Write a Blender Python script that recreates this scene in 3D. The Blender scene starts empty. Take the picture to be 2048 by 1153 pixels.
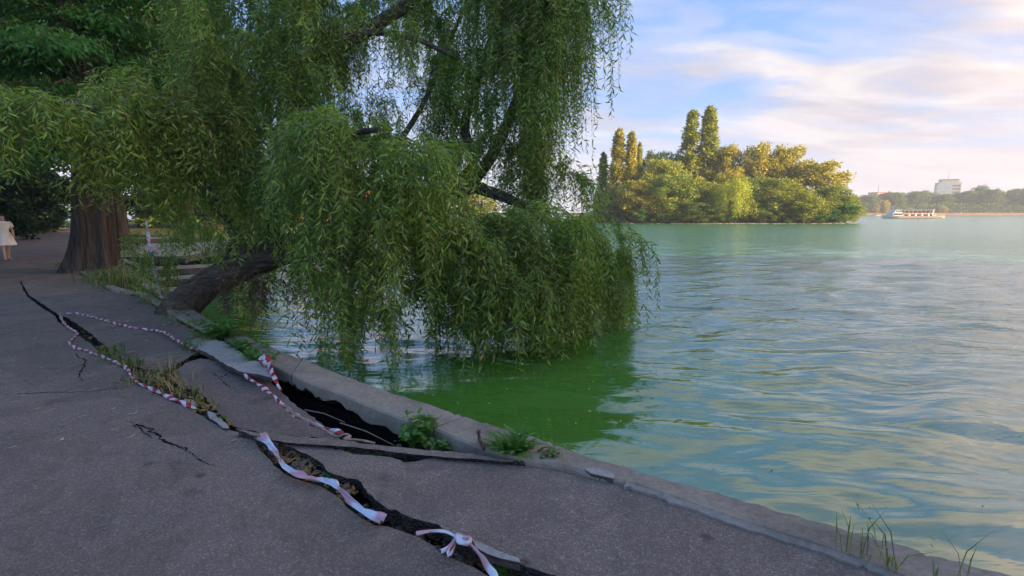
import bpy, bmesh, math, random
import numpy as np
from mathutils import Vector, Matrix
R = math.radians
rng = np.random.default_rng(7)
random.seed(7)
scene = bpy.context.scene
col = scene.collection

# ------------------------------------------------------------------ camera, sky, sun, exposure
FPX, HZ, CAMZ = 1000.0, 425.5, 1.6            # focal length and horizon in photo pixels, eye height
PITCH = math.atan((576.5 - HZ) / FPX)
cam_d = bpy.data.cameras.new('camera'); cam = bpy.data.objects.new('camera', cam_d); col.objects.link(cam)
cam_d.sensor_width = 36; cam_d.lens = 36 * FPX / 2048; cam_d.clip_start = 0.05; cam_d.clip_end = 6000
cam.location = (0, 0, CAMZ); cam.rotation_euler = (math.pi / 2 - PITCH, 0, 0)
scene.camera = cam
SUN_AZ, SUN_EL = 110, 12.5                       # clockwise from the view direction
sd = Vector((math.sin(R(SUN_AZ)) * math.cos(R(SUN_EL)), math.cos(R(SUN_AZ)) * math.cos(R(SUN_EL)), math.sin(R(SUN_EL))))
sun_d = bpy.data.lights.new('sun', 'SUN'); sun_d.energy = 5.0; sun_d.angle = R(0.6); sun_d.color = (1.0, 0.77, 0.46)
sun = bpy.data.objects.new('sun', sun_d); col.objects.link(sun); sun.location = (60, -40, 50)
sun.rotation_euler = (-sd).to_track_quat('-Z', 'Y').to_euler()
scene.view_settings.view_transform = 'Standard'; scene.view_settings.look = 'None'
scene.view_settings.gamma = 1.0; scene.view_settings.use_curve_mapping = False
scene.view_settings.exposure = 1.6
scene.cycles.max_bounces = 5; scene.cycles.transparent_max_bounces = 4
scene.cycles.diffuse_bounces = 3; scene.cycles.glossy_bounces = 2; scene.cycles.caustics_reflective = False; scene.cycles.caustics_refractive = False

class NT:
    """tiny node-tree helper"""
    def __init__(s, tree): s.t = tree; s.n = tree.nodes; s.l = tree.links
    def add(s, typ, **kw):
        n = s.n.new(typ)
        for k, v in kw.items():
            if k.startswith('i_'):
                key = k[2:].replace('_', ' ')
                s.put(n.inputs[key], v)
            elif k.startswith('n_'): s.put(n.inputs[int(k[2:])], v)
            else: setattr(n, k, v)
        return n
    def put(s, sock, v):
        if hasattr(v, 'is_output'): s.l.new(v, sock)
        else: sock.default_value = v
    def math(s, op, a, b=0.0, c=0.0, clamp=False):
        n = s.add('ShaderNodeMath', operation=op, use_clamp=clamp); s.put(n.inputs[0], a); s.put(n.inputs[1], b); s.put(n.inputs[2], c); return n.outputs[0]
    def ramp(s, fac, stops, interp='LINEAR'):
        n = s.add('ShaderNodeValToRGB'); s.put(n.inputs[0], fac); cr = n.color_ramp; cr.interpolation = interp
        while len(cr.elements) < len(stops): cr.elements.new(0.5)
        for e, (p, c) in zip(cr.elements, stops):
            e.position = p; e.color = (c, c, c, 1) if isinstance(c, (int, float)) else (*c, 1)
        return n.outputs[0]
    def mix(s, fac, a, b, blend='MIX'):
        n = s.add('ShaderNodeMix', data_type='RGBA', blend_type=blend); s.put(n.inputs[0], fac)
        for i, v in ((6, a), (7, b)):
            s.put(n.inputs[i], v if hasattr(v, 'is_output') else (*v, 1))
        return n.outputs[2]
    def noise(s, vec, scale, detail=4, rough=0.55, dist=0.0):
        n = s.add('ShaderNodeTexNoise'); s.put(n.inputs['Vector'], vec); n.inputs['Scale'].default_value = scale
        n.inputs['Detail'].default_value = detail; n.inputs['Roughness'].default_value = rough; n.inputs['Distortion'].default_value = dist
        return n.outputs[0]
    def mapping(s, vec, loc=(0, 0, 0), rot=(0, 0, 0), scale=(1, 1, 1)):
        n = s.add('ShaderNodeMapping'); s.put(n.inputs[0], vec); n.inputs[1].default_value = loc; n.inputs[2].default_value = rot; n.inputs[3].default_value = scale
        return n.outputs[0]

world = bpy.data.worlds.new('World'); scene.world = world; world.use_nodes = True
w = NT(world.node_tree); w.n.clear()
sky = w.add('ShaderNodeTexSky', sky_type='NISHITA', sun_disc=False, sun_elevation=R(SUN_EL), sun_rotation=R(SUN_AZ), air_density=1.0, dust_density=1.0, ozone_density=2.0)
tc = w.add('ShaderNodeTexCoord').outputs['Generated']
sx = w.add('ShaderNodeSeparateXYZ', n_0=tc)
zc = w.math('ADD', w.math('MAXIMUM', sx.outputs[2], 0.0), 0.16)
pl = w.add('ShaderNodeCombineXYZ', n_0=w.math('DIVIDE', sx.outputs[0], zc), n_1=w.math('DIVIDE', sx.outputs[1], zc)).outputs[0]
m1 = w.mapping(pl, loc=(0.35, 1.3, 0), rot=(0, 0, R(-28)), scale=(0.62, 1.45, 1))
warp = w.noise(pl, 1.3, 2); m1w = w.add('ShaderNodeVectorMath', operation='ADD', n_0=m1, n_1=w.mapping(warp, scale=(0.5, 0.5, 0.5))).outputs[0]
n1 = w.noise(m1w, 1.15, 5, 0.56, 0.35)
n2 = w.noise(w.mapping(pl, loc=(4.3, 2.2, 0), rot=(0, 0, R(20)), scale=(0.9, 1.8, 1)), 1.1, 4, 0.6, 0.4)
dsun = w.add('ShaderNodeVectorMath', operation='DOT_PRODUCT', n_0=tc, n_1=(math.sin(R(70)), math.cos(R(70)), 0.15)).outputs['Value']
low = w.ramp(sx.outputs[2], [(0.0, 1.0), (0.22, 0.35), (0.5, 0.0)])
high = w.ramp(sx.outputs[2], [(0.3, 0.0), (0.75, 1.0)])
cov = w.math('ADD', w.math('SUBTRACT', n1, w.math('MULTIPLY', high, 0.07)), w.math('ADD', w.math('MULTIPLY', dsun, 0.22), w.math('MULTIPLY', low, 0.06)))
cl = w.ramp(cov, [(0.55, 0.0), (0.63, 0.35), (0.77, 1.0)], 'EASE')
warm = w.ramp(dsun, [(0.5, 0.0), (1.0, 0.85)])
lit = w.mix(warm, (4.2, 4.05, 4.35), (3.75, 3.4, 3.3))
shd = w.mix(warm, (2.75, 2.75, 3.3), (2.75, 2.5, 2.75))
cloudc = w.mix(w.ramp(n2, [(0.40, 0.0), (0.56, 1.0)]), lit, shd)
blue = w.mix(low, (0.95, 2.15, 4.75), (2.1, 3.0, 4.6))
clear = w.mix(0.75, w.mix(1.0, sky.outputs[0], (0.8, 1.0, 1.35), 'MULTIPLY'), blue)
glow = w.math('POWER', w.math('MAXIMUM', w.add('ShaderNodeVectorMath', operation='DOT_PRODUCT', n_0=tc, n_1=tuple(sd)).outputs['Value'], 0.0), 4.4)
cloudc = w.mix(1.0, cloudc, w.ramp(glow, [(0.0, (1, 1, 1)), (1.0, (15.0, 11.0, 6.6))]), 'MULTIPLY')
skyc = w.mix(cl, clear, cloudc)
hz_f = w.ramp(sx.outputs[2], [(0.0, 0.8), (0.07, 0.45), (0.17, 0.0)])
skyc = w.mix(hz_f, skyc, w.mix(warm, (3.7, 3.5, 4.0), (3.5, 3.05, 3.2)))
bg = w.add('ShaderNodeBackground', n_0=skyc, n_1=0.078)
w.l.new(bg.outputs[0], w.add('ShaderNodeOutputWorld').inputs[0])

# ------------------------------------------------------------------ geometry helpers
CP, SP = math.cos(PITCH), math.sin(PITCH)
def ray(px, py):
    u, v = (px - 1024) / FPX, (576.5 - py) / FPX
    return np.array([u, v * SP + CP, v * CP - SP])
def G(px, py, z=0.0):
    """where the sight line through a photo pixel meets the height z (number or function of x, y)"""
    d = ray(px, py); f = z if callable(z) else (lambda x, y: z)
    zz = f(0, 4)
    for _ in range(25):
        t = (zz - CAMZ) / d[2]; x, y = d[0] * t, d[1] * t; zz = f(x, y)
    return np.array([x, y, zz])
def P(px, py, Y):
    d = ray(px, py); t = Y / d[1]
    return np.array([d[0] * t, Y, CAMZ + d[2] * t])
def link(o, parent=None):
    col.objects.link(o)
    if parent is not None: o.parent = parent
    return o
def tag(o, label=None, cat=None, group=None, kind=None):
    for k, v in (('label', label), ('category', cat), ('group', group), ('kind', kind)):
        if v: o[k] = v
    return o
def empty(name, loc=(0, 0, 0), rz=0, label=None, cat=None, group=None):
    o = bpy.data.objects.new(name, None); o.location = loc; o.rotation_euler = (0, 0, rz); o.empty_display_size = 0.3
    return tag(link(o), label, cat, group)
def mesh_obj(name, V, F, mats, parent=None, smooth=False, fm=None, origin=None):
    V = np.asarray(V, float)
    if origin is not None: V = V - np.asarray(origin)
    m = bpy.data.meshes.new(name); m.from_pydata([tuple(v) for v in V], [], [tuple(int(i) for i in f) for f in F])
    for a in (mats if isinstance(mats, (list, tuple)) else [mats]): m.materials.append(a)
    if fm is not None: m.polygons.foreach_set('material_index', np.asarray(fm, dtype=np.int32))
    if smooth: m.polygons.foreach_set('use_smooth', np.ones(len(m.polygons), dtype=bool))
    m.update(); o = bpy.data.objects.new(name, m)
    if origin is not None: o.location = tuple(origin)
    return link(o, parent)
def bm_obj(name, bm, mats, parent=None, smooth=False):
    m = bpy.data.meshes.new(name); bm.to_mesh(m); bm.free()
    for a in (mats if isinstance(mats, (list, tuple)) else [mats]): m.materials.append(a)
    if smooth: m.polygons.foreach_set('use_smooth', np.ones(len(m.polygons), dtype=bool))
    return link(bpy.data.objects.new(name, m), parent)
def quads_mesh(name, V, nper, F, mat, smooth=False):
    """V (N*nper,3); F: faces of one element as tuples of equal length"""
    N = len(V) // nper; F = np.array(F); k = F.shape[1]
    idx = (np.arange(N)[:, None, None] * nper + F[None]).reshape(-1)
    m = bpy.data.meshes.new(name); m.vertices.add(len(V)); m.vertices.foreach_set('co', V.astype(np.float32).ravel())
    nf = N * len(F); m.loops.add(len(idx)); m.loops.foreach_set('vertex_index', idx.astype(np.int32))
    m.polygons.add(nf); m.polygons.foreach_set('loop_start', np.arange(0, nf * k, k, dtype=np.int32)); m.polygons.foreach_set('loop_total', np.full(nf, k, dtype=np.int32))
    if smooth: m.polygons.foreach_set('use_smooth', np.ones(nf, dtype=bool))
    m.materials.append(mat); m.update(calc_edges=True); m.validate()
    return m
def unit(a): return a / (np.linalg.norm(a, axis=-1, keepdims=True) + 1e-9)
def leaf_verts(c, d, nrm, L, W, fold=0.25):
    d = unit(d); s = unit(np.cross(d, nrm)); n = np.cross(s, d); L = L[:, None]; W = W[:, None]
    mid = c + d * L * 0.42 - n * W * fold
    out = np.stack([c, mid + s * W * 0.5 + n * W * fold, c + d * L - n * L * 0.06, mid - s * W * 0.5 + n * W * fold], 1)
    return out.reshape(-1, 3)
LEAF_F = [(0, 1, 2, 3)]
def tube(pts, rad, seg=10, flute=None, cap=True):
    pts = np.asarray(pts, float); rad = np.asarray(rad, float); n = len(pts); V = []; F = []
    tan = np.gradient(pts, axis=0); tan = unit(tan); ref = np.array([0.0, 0, 1]) if abs(tan[0][2]) < 0.9 else np.array([1.0, 0, 0])
    for i in range(n):
        a = unit(np.cross(ref, tan[i])); b = np.cross(tan[i], a); ref = ref if abs(np.dot(ref, tan[i])) < 0.95 else a
        for j in range(seg):
            th = 2 * math.pi * j / seg; r = rad[i] * (flute(i / (n - 1), th) if flute else 1)
            V.append(pts[i] + r * (math.cos(th) * a + math.sin(th) * b))
    for i in range(n - 1):
        for j in range(seg):
            k = (j + 1) % seg; F.append((i * seg + j, i * seg + k, (i + 1) * seg + k, (i + 1) * seg + j))
    if cap: F.append(tuple(range(seg))[::-1]); F.append(tuple(range((n - 1) * seg, n * seg)))
    return V, F
def smooth_line(pts, per=8):
    pts = np.asarray(pts, float); n = len(pts); out = []
    q = np.vstack([2 * pts[0] - pts[1], pts, 2 * pts[-1] - pts[-2]])
    for i in range(n - 1):
        p0, p1, p2, p3 = q[i:i + 4]
        for t in np.linspace(0, 1, per, endpoint=False):
            out.append(0.5 * ((2 * p1) + (p2 - p0) * t + (2 * p0 - 5 * p1 + 4 * p2 - p3) * t * t + (3 * p1 - p0 - 3 * p2 + p3) * t ** 3))
    out.append(pts[-1]); return np.array(out)
def merge(parts):
    V = []; F = []
    for v, f in parts:
        o = len(V); V += list(v); F += [tuple(i + o for i in t) for t in f]
    return V, F
def boxvf(x0, x1, y0, y1, z0, z1):
    V = [(x, y, z) for z in (z0, z1) for y in (y0, y1) for x in (x0, x1)]
    return V, [(0, 2, 3, 1), (4, 5, 7, 6), (0, 1, 5, 4), (2, 6, 7, 3), (0, 4, 6, 2), (1, 3, 7, 5)]

# ------------------------------------------------------------------ materials
def mat(name):
    m = bpy.data.materials.new(name); m.use_nodes = True; t = NT(m.node_tree); t.n.clear()
    return m, t
def out(t, sh): t.l.new(sh, t.add('ShaderNodeOutputMaterial').inputs[0])
def pos(t): return t.add('ShaderNodeNewGeometry').outputs['Position']
def bump(t, h, strength=0.5, dist=0.01, nrm=None):
    b = t.add('ShaderNodeBump'); b.inputs['Strength'].default_value = strength; b.inputs['Distance'].default_value = dist; t.put(b.inputs['Height'], h)
    if nrm is not None: t.put(b.inputs['Normal'], nrm)
    return b.outputs[0]
def principled(t, c, rough=0.8, normal=None, spec=0.4, metallic=0.0):
    p = t.add('ShaderNodeBsdfPrincipled'); t.put(p.inputs['Base Color'], c if hasattr(c, 'is_output') else (*c, 1)); t.put(p.inputs['Roughness'], rough)
    p.inputs['Specular IOR Level'].default_value = spec; p.inputs['Metallic'].default_value = metallic
    if normal is not None: t.put(p.inputs['Normal'], normal)
    return p.outputs[0]
def plain(name, c, rough=0.7, var=0.25, scale=3.0, spec=0.4):
    m, t = mat(name); p = pos(t); n = t.noise(p, scale, 5)
    k = t.ramp(n, [(0.3, tuple(x * (1 - var) for x in c)), (0.7, tuple(min(1, x * (1 + var)) for x in c))])
    out(t, principled(t, k, rough, bump(t, n, 0.15, 0.01), spec)); return m
def asphalt_mat(name, tint=(1, 1, 1), dark=1.0):
    m, t = mat(name); p = pos(t)
    v = t.add('ShaderNodeTexVoronoi', i_Vector=p, i_Scale=130.0); cellc = t.add('ShaderNodeSeparateColor', n_0=v.outputs['Color']).outputs[0]
    agg = t.ramp(cellc, [(0.0, 0.055 * dark), (0.55, 0.10 * dark), (0.85, 0.15 * dark), (1.0, 0.27 * dark)])
    fine = t.noise(p, 420, 2, 0.7)
    agg = t.mix(0.5, agg, t.ramp(fine, [(0.3, 0.05 * dark), (0.7, 0.20 * dark)]))
    big = t.noise(p, 0.9, 6, 0.62); mid = t.noise(p, 7.0, 5, 0.65)
    stain = t.ramp(t.noise(t.mapping(p, loc=(7, 3, 0)), 2.3, 5, 0.6, 0.6), [(0.58, 1.0), (0.72, 0.66)])
    k = t.mix(1.0, agg, t.ramp(big, [(0.3, (0.86, 0.86, 0.88)), (0.7, (1.10, 1.06, 1.04))]), 'MULTIPLY')
    k = t.mix(1.0, k, t.ramp(mid, [(0.25, 0.88), (0.75, 1.08)]), 'MULTIPLY')
    k = t.mix(1.0, k, stain, 'MULTIPLY')
    sharp = t.ramp(t.noise(t.mapping(p, loc=(1, 8, 2)), 1.1, 6, 0.68, 1.2), [(0.49, 0.90), (0.53, 1.05)])
    gum = t.add('ShaderNodeTexVoronoi', i_Vector=t.mapping(p, loc=(0.3, 0.7, 0)), i_Scale=2.1).outputs['Distance']
    k = t.mix(1.0, t.mix(1.0, k, sharp, 'MULTIPLY'), t.ramp(t.math('ADD', gum, t.math('MULTIPLY', mid, 0.12)), [(0.10, 0.55), (0.14, 1.0)]), 'MULTIPLY')
    k = t.mix(1.0, k, tint, 'MULTIPLY')
    h = t.math('ADD', t.math('MULTIPLY', v.outputs['Distance'], 1.0), t.math('MULTIPLY', fine, 0.5))
    nrm = bump(t, t.math('ADD', h, t.math('MULTIPLY', mid, 0.4)), 0.55, 0.006)
    out(t, principled(t, k, t.ramp(fine, [(0.3, 0.75), (0.7, 0.95)]), nrm, 0.3)); return m
M = {}
M['asphalt'] = asphalt_mat('asphalt', (1.34, 1.02, 0.78), 1.4)
M['asphalt_slab'] = asphalt_mat('asphalt_slab', (1.34, 1.02, 0.79), 1.55)
def broken_mat():
    m, t = mat('broken_asphalt_edge'); p = pos(t); v = t.add('ShaderNodeTexVoronoi', i_Vector=p, i_Scale=55.0)
    k = t.ramp(t.noise(p, 60, 4), [(0.35, (0.03, 0.027, 0.025)), (0.7, (0.13, 0.115, 0.10))])
    out(t, principled(t, k, 0.95, bump(t, v.outputs['Distance'], 1.0, 0.03), 0.15)); return m
M['broken'] = broken_mat()
def concrete_mat(name, c, dirt=0.5):
    m, t = mat(name); p = pos(t); a = t.noise(p, 1.6, 7, 0.65, 0.3); b = t.noise(p, 28, 5, 0.7); f = t.noise(p, 240, 2, 0.7)
    k = t.ramp(a, [(0.28, tuple(x * (1 - dirt) for x in c)), (0.5, c), (0.75, tuple(min(1, x * 1.25) for x in c))])
    k = t.mix(1.0, k, t.ramp(b, [(0.3, 0.72), (0.65, 1.1)]), 'MULTIPLY'); k = t.mix(1.0, k, t.ramp(f, [(0.3, 0.78), (0.7, 1.15)]), 'MULTIPLY')
    moss = t.ramp(t.noise(t.mapping(p, loc=(3, 9, 1)), 3.3, 6, 0.7), [(0.58, 0.0), (0.75, 0.55)])
    k = t.mix(moss, k, (0.075, 0.08, 0.04))
    out(t, principled(t, k, 0.92, bump(t, t.math('ADD', b, f), 0.5, 0.012), 0.25)); return m
M['coping'] = concrete_mat('weathered_concrete', (0.38, 0.305, 0.225), 0.40)
M['concrete'] = concrete_mat('pale_concrete', (0.42, 0.385, 0.335), 0.3)
M['mortar'] = concrete_mat('pale_mortar', (0.36, 0.31, 0.25), 0.3)
M['wallbody'] = concrete_mat('damp_concrete', (0.12, 0.105, 0.09), 0.5)
def soil_mat():
    m, t = mat('soil_and_litter'); p = pos(t); a = t.noise(p, 5, 7, 0.65); b = t.noise(p, 45, 5, 0.75)
    k = t.ramp(a, [(0.3, (0.05, 0.038, 0.026)), (0.55, (0.10, 0.08, 0.055)), (0.75, (0.09, 0.095, 0.04))])
    k = t.mix(1.0, k, t.ramp(b, [(0.3, 0.45), (0.7, 1.5)]), 'MULTIPLY')
    out(t, principled(t, k, 1.0, bump(t, b, 1.0, 0.04), 0.1)); return m
M['soil'] = soil_mat()
def ground_mat():
    m, t = mat('dry_grass_ground'); p = pos(t); a = t.noise(p, 0.7, 6, 0.6); b = t.noise(p, 18, 6, 0.75)
    k = t.ramp(a, [(0.3, (0.035, 0.05, 0.018)), (0.55, (0.08, 0.085, 0.03)), (0.75, (0.16, 0.12, 0.05))])
    k = t.mix(1.0, k, t.ramp(b, [(0.3, 0.55), (0.7, 1.4)]), 'MULTIPLY')
    out(t, principled(t, k, 1.0, bump(t, b, 1.0, 0.06), 0.1)); return m
M['ground'] = ground_mat()
M['sand'] = plain('shore_sand', (0.24, 0.18, 0.10), 0.95, 0.3, 2.0, 0.1)
def leaf_mat(name, c1, c2, c3=None, trans=0.35, objcol=False, rough=0.5, patch=0.0, pscale=0.6, rare=0.985):
    m, t = mat(name); g = t.add('ShaderNodeNewGeometry'); r = g.outputs['Random Per Island']
    stops = [(0.0, c1), (rare if c3 else 1.0, c2)] + ([(min(1.0, rare + 0.004), c3)] if c3 else [])
    k = t.ramp(r, stops)
    if patch: k = t.mix(1.0, k, t.ramp(t.noise(g.outputs['Position'], pscale, 4, 0.6), [(0.3, 1 - patch), (0.7, 1 + patch)]), 'MULTIPLY')
    if objcol: k = t.mix(1.0, k, t.add('ShaderNodeObjectInfo').outputs['Color'], 'MULTIPLY')
    d = principled(t, k, rough, None, 0.35)
    tr = t.add('ShaderNodeBsdfTranslucent'); t.put(tr.inputs[0], t.mix(1.0, k, (1.0, 1.25, 0.6), 'MULTIPLY'))
    mx = t.add('ShaderNodeMixShader'); mx.inputs[0].default_value = trans; t.l.new(d, mx.inputs[1]); t.l.new(tr.outputs[0], mx.inputs[2])
    out(t, mx.outputs[0]); return m
M['willow'] = leaf_mat('willow_leaf', (0.145, 0.24, 0.035), (0.40, 0.50, 0.105), (0.45, 0.30, 0.06), 0.40, rough=0.42, patch=0.3)
M['willow_dead'] = leaf_mat('dead_willow_leaf', (0.12, 0.07, 0.03), (0.26, 0.17, 0.08), None, 0.25)
M['cypress'] = leaf_mat('feathery_needle_leaf', (0.05, 0.14, 0.03), (0.10, 0.26, 0.05), None, 0.4, patch=0.3)
M['tree'] = leaf_mat('broad_leaf', (0.15, 0.185, 0.04), (0.32, 0.325, 0.075), None, 0.3, True, patch=0.18, pscale=0.35)
M['shrub'] = leaf_mat('shrub_leaf', (0.022, 0.055, 0.014), (0.055, 0.105, 0.024), None, 0.3, True, patch=0.3, pscale=0.8)
M['weed'] = leaf_mat('weed_leaf', (0.09, 0.20, 0.035), (0.17, 0.33, 0.06), None, 0.35)
M['grass'] = leaf_mat('grass_blade', (0.08, 0.14, 0.03), (0.20, 0.25, 0.07), (0.38, 0.29, 0.14), 0.3, rare=0.8)
M['straw'] = leaf_mat('dry_grass_blade', (0.24, 0.17, 0.08), (0.45, 0.35, 0.18), (0.14, 0.22, 0.05), 0.25, rare=0.7)
M['litter'] = leaf_mat('fallen_leaf', (0.32, 0.22, 0.09), (0.55, 0.42, 0.18), None, 0.2, True)
def bark_mat(name, c, sc=9.0, stretch=0.13, along='Z'):
    m, t = mat(name); tcn = t.add('ShaderNodeTexCoord').outputs['Object']
    s = {'Z': (1, 1, stretch), 'X': (stretch, 1, 1)}[along]
    p = t.mapping(tcn, scale=s); a = t.noise(p, sc, 7, 0.7, 0.4); b = t.noise(p, sc * 4, 4, 0.7)
    k = t.ramp(a, [(0.32, tuple(x * 0.28 for x in c)), (0.5, c), (0.72, tuple(x * 1.7 for x in c))])
    k = t.mix(1.0, k, t.ramp(b, [(0.3, 0.6), (0.7, 1.3)]), 'MULTIPLY')
    out(t, principled(t, k, 0.95, bump(t, t.math('ADD', a, t.math('MULTIPLY', b, 0.3)), 1.0, 0.09), 0.15)); return m
M['bark'] = bark_mat('fluted_bark', (0.11, 0.085, 0.066), 8.0, 0.08)
M['willow_bark'] = bark_mat('willow_bark', (0.16, 0.125, 0.095), 11.0, 0.14, 'X')
M['trunk'] = bark_mat('grey_bark', (0.07, 0.055, 0.04), 3.0, 0.2)
def tape_mat():
    m, t = mat('red_white_barrier_tape'); uv = t.add('ShaderNodeUVMap').outputs[0]; s = t.add('ShaderNodeSeparateXYZ', n_0=uv)
    u = t.math('FRACT', t.math('ADD', t.math('MULTIPLY', s.outputs[0], 6.2), t.math('MULTIPLY', s.outputs[1], 0.35)))
    st = t.ramp(u, [(0.0, 0.0), (0.47, 0.0), (0.485, 1.0), (0.985, 1.0), (1.0, 0.0)])
    dirt = t.ramp(t.noise(pos(t), 22, 5, 0.7), [(0.35, 0.55), (0.65, 1.0)])
    k = t.mix(1.0, t.mix(st, (0.50, 0.022, 0.045), (0.76, 0.73, 0.76)), dirt, 'MULTIPLY')
    out(t, principled(t, k, 0.42, None, 0.5)); return m
M['tape'] = tape_mat()
def faded_tape_mat():
    m, t = mat('faded_barrier_tape'); uv = t.add('ShaderNodeUVMap').outputs[0]; s = t.add('ShaderNodeSeparateXYZ', n_0=uv)
    n = t.noise(pos(t), 9, 5, 0.7)
    u = t.math('FRACT', t.math('ADD', t.math('MULTIPLY', s.outputs[0], 2.6), t.math('MULTIPLY', n, 0.35)))
    st = t.ramp(u, [(0.0, 0.0), (0.40, 0.0), (0.5, 1.0), (0.9, 1.0), (1.0, 0.0)])
    k = t.mix(st, (0.60, 0.34, 0.36), (0.72, 0.71, 0.76))
    k = t.mix(t.ramp(t.noise(pos(t), 3.5, 4, 0.6), [(0.52, 0.0), (0.72, 0.6)]), k, (0.45, 0.28, 0.20))
    out(t, principled(t, k, 0.4, bump(t, t.noise(pos(t), 40, 3), 0.4, 0.01), 0.5)); return m
M['faded_tape'] = faded_tape_mat()
WZ_ = -0.45
def water_mat():
    m, t = mat('green_lake_water'); p = pos(t)
    big = t.noise(p, 0.16, 4, 0.6)
    kt = t.ramp(big, [(0.3, (0.034, 0.175, 0.080)), (0.7, (0.046, 0.200, 0.094))])  # teal: the sky's blue reflection painted into the water colour
    kg = t.ramp(big, [(0.3, (0.065, 0.195, 0.022)), (0.7, (0.080, 0.22, 0.030))])
    dd = t.add('ShaderNodeVectorMath', operation='DISTANCE', n_0=p, n_1=(-2.5, 7.0, WZ_)).outputs['Value']
    alg_shade = t.ramp(t.math('ADD', t.math('DIVIDE', dd, 14.0), t.math('MULTIPLY', t.math('SUBTRACT', t.noise(p, 0.8, 4, 0.6), 0.5), 0.25)), [(0.30, 1.0), (0.52, 0.0)])  # plain algae green where the willow's shade leaves no sky reflection
    k = t.mix(alg_shade, kt, kg)
    far = t.ramp(t.math('DIVIDE', t.add('ShaderNodeVectorMath', operation='LENGTH', n_0=p).outputs['Value'], 60.0), [(0.08, 0.12), (0.25, 0.6), (0.8, 1.0)])
    r1 = t.noise(t.mapping(p, rot=(0, 0, R(12)), scale=(0.55, 1.7, 1)), 3.2, 3, 0.5, 0.3)
    r2 = t.noise(t.mapping(p, rot=(0, 0, R(-9)), scale=(0.5, 1.6, 1)), 0.9, 3, 0.5, 0.2)
    r3 = t.noise(t.mapping(p, rot=(0, 0, R(5)), scale=(0.35, 1.3, 1)), 0.22, 2, 0.5, 0.2)
    nrm = bump(t, t.math('MULTIPLY', far, t.math('ADD', t.math('MULTIPLY', r1, 0.075), t.math('ADD', t.math('MULTIPLY', r2, 0.15), t.math('MULTIPLY', r3, 0.10)))), 1.0, 1.0)
    sh = t.add('ShaderNodeBsdfPrincipled'); t.put(sh.inputs['Base Color'], k); t.put(sh.inputs['Roughness'], t.ramp(t.math('DIVIDE', t.add('ShaderNodeVectorMath', operation='LENGTH', n_0=p).outputs['Value'], 100.0), [(0.08, 0.04), (0.35, 0.11), (0.8, 0.17)])); sh.inputs['IOR'].default_value = 2.3
    t.put(sh.inputs['Normal'], nrm); out(t, sh.outputs[0]); return m
M['water'] = water_mat()
M['white'] = plain('white_paint', (0.62, 0.60, 0.55), 0.5, 0.05, 1.0)
M['red'] = plain('red_seat', (0.42, 0.10, 0.06), 0.7, 0.2, 1.0)
M['grey'] = plain('grey_canopy', (0.36, 0.40, 0.48), 0.6, 0.1, 1.0)
M['dark'] = plain('dark_glass', (0.03, 0.035, 0.045), 0.15, 0.2, 1.0, 0.6)
M['cream'] = plain('cream_facade', (0.46, 0.40, 0.29), 0.8, 0.08, 0.2)
M['glass'] = plain('blue_glass', (0.30, 0.42, 0.48), 0.15, 0.15, 0.3, 0.7)
M['orange'] = plain('orange_plaster', (0.55, 0.22, 0.10), 0.85, 0.15, 0.4)
M['roof'] = plain('terracotta', (0.34, 0.10, 0.05), 0.85, 0.2, 0.6)
M['brick'] = plain('quay_brick', (0.32, 0.17, 0.11), 0.9, 0.25, 0.3)
M['stick'] = plain('dead_wood', (0.13, 0.075, 0.05), 0.9, 0.35, 30)
M['rope'] = plain('weathered_rope', (0.36, 0.24, 0.17), 0.85, 0.3, 25)
M['skin'] = plain('skin', (0.50, 0.29, 0.21), 0.55, 0.06, 8)
M['hair'] = plain('dark_hair', (0.04, 0.025, 0.018), 0.5, 0.3, 20)
M['dress'] = plain('white_cotton', (0.78, 0.74, 0.66), 0.85, 0.06, 12)
M['shoe'] = plain('tan_sandal', (0.36, 0.20, 0.13), 0.6, 0.1, 8)
M['dirt_shade'] = plain('crack_dirt_void_shade', (0.016, 0.014, 0.013), 1.0, 0.3, 20, 0.05)  # dirt of fine cracks; on wall_body the black paints the cavity's shade
WZ = -0.45

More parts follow.
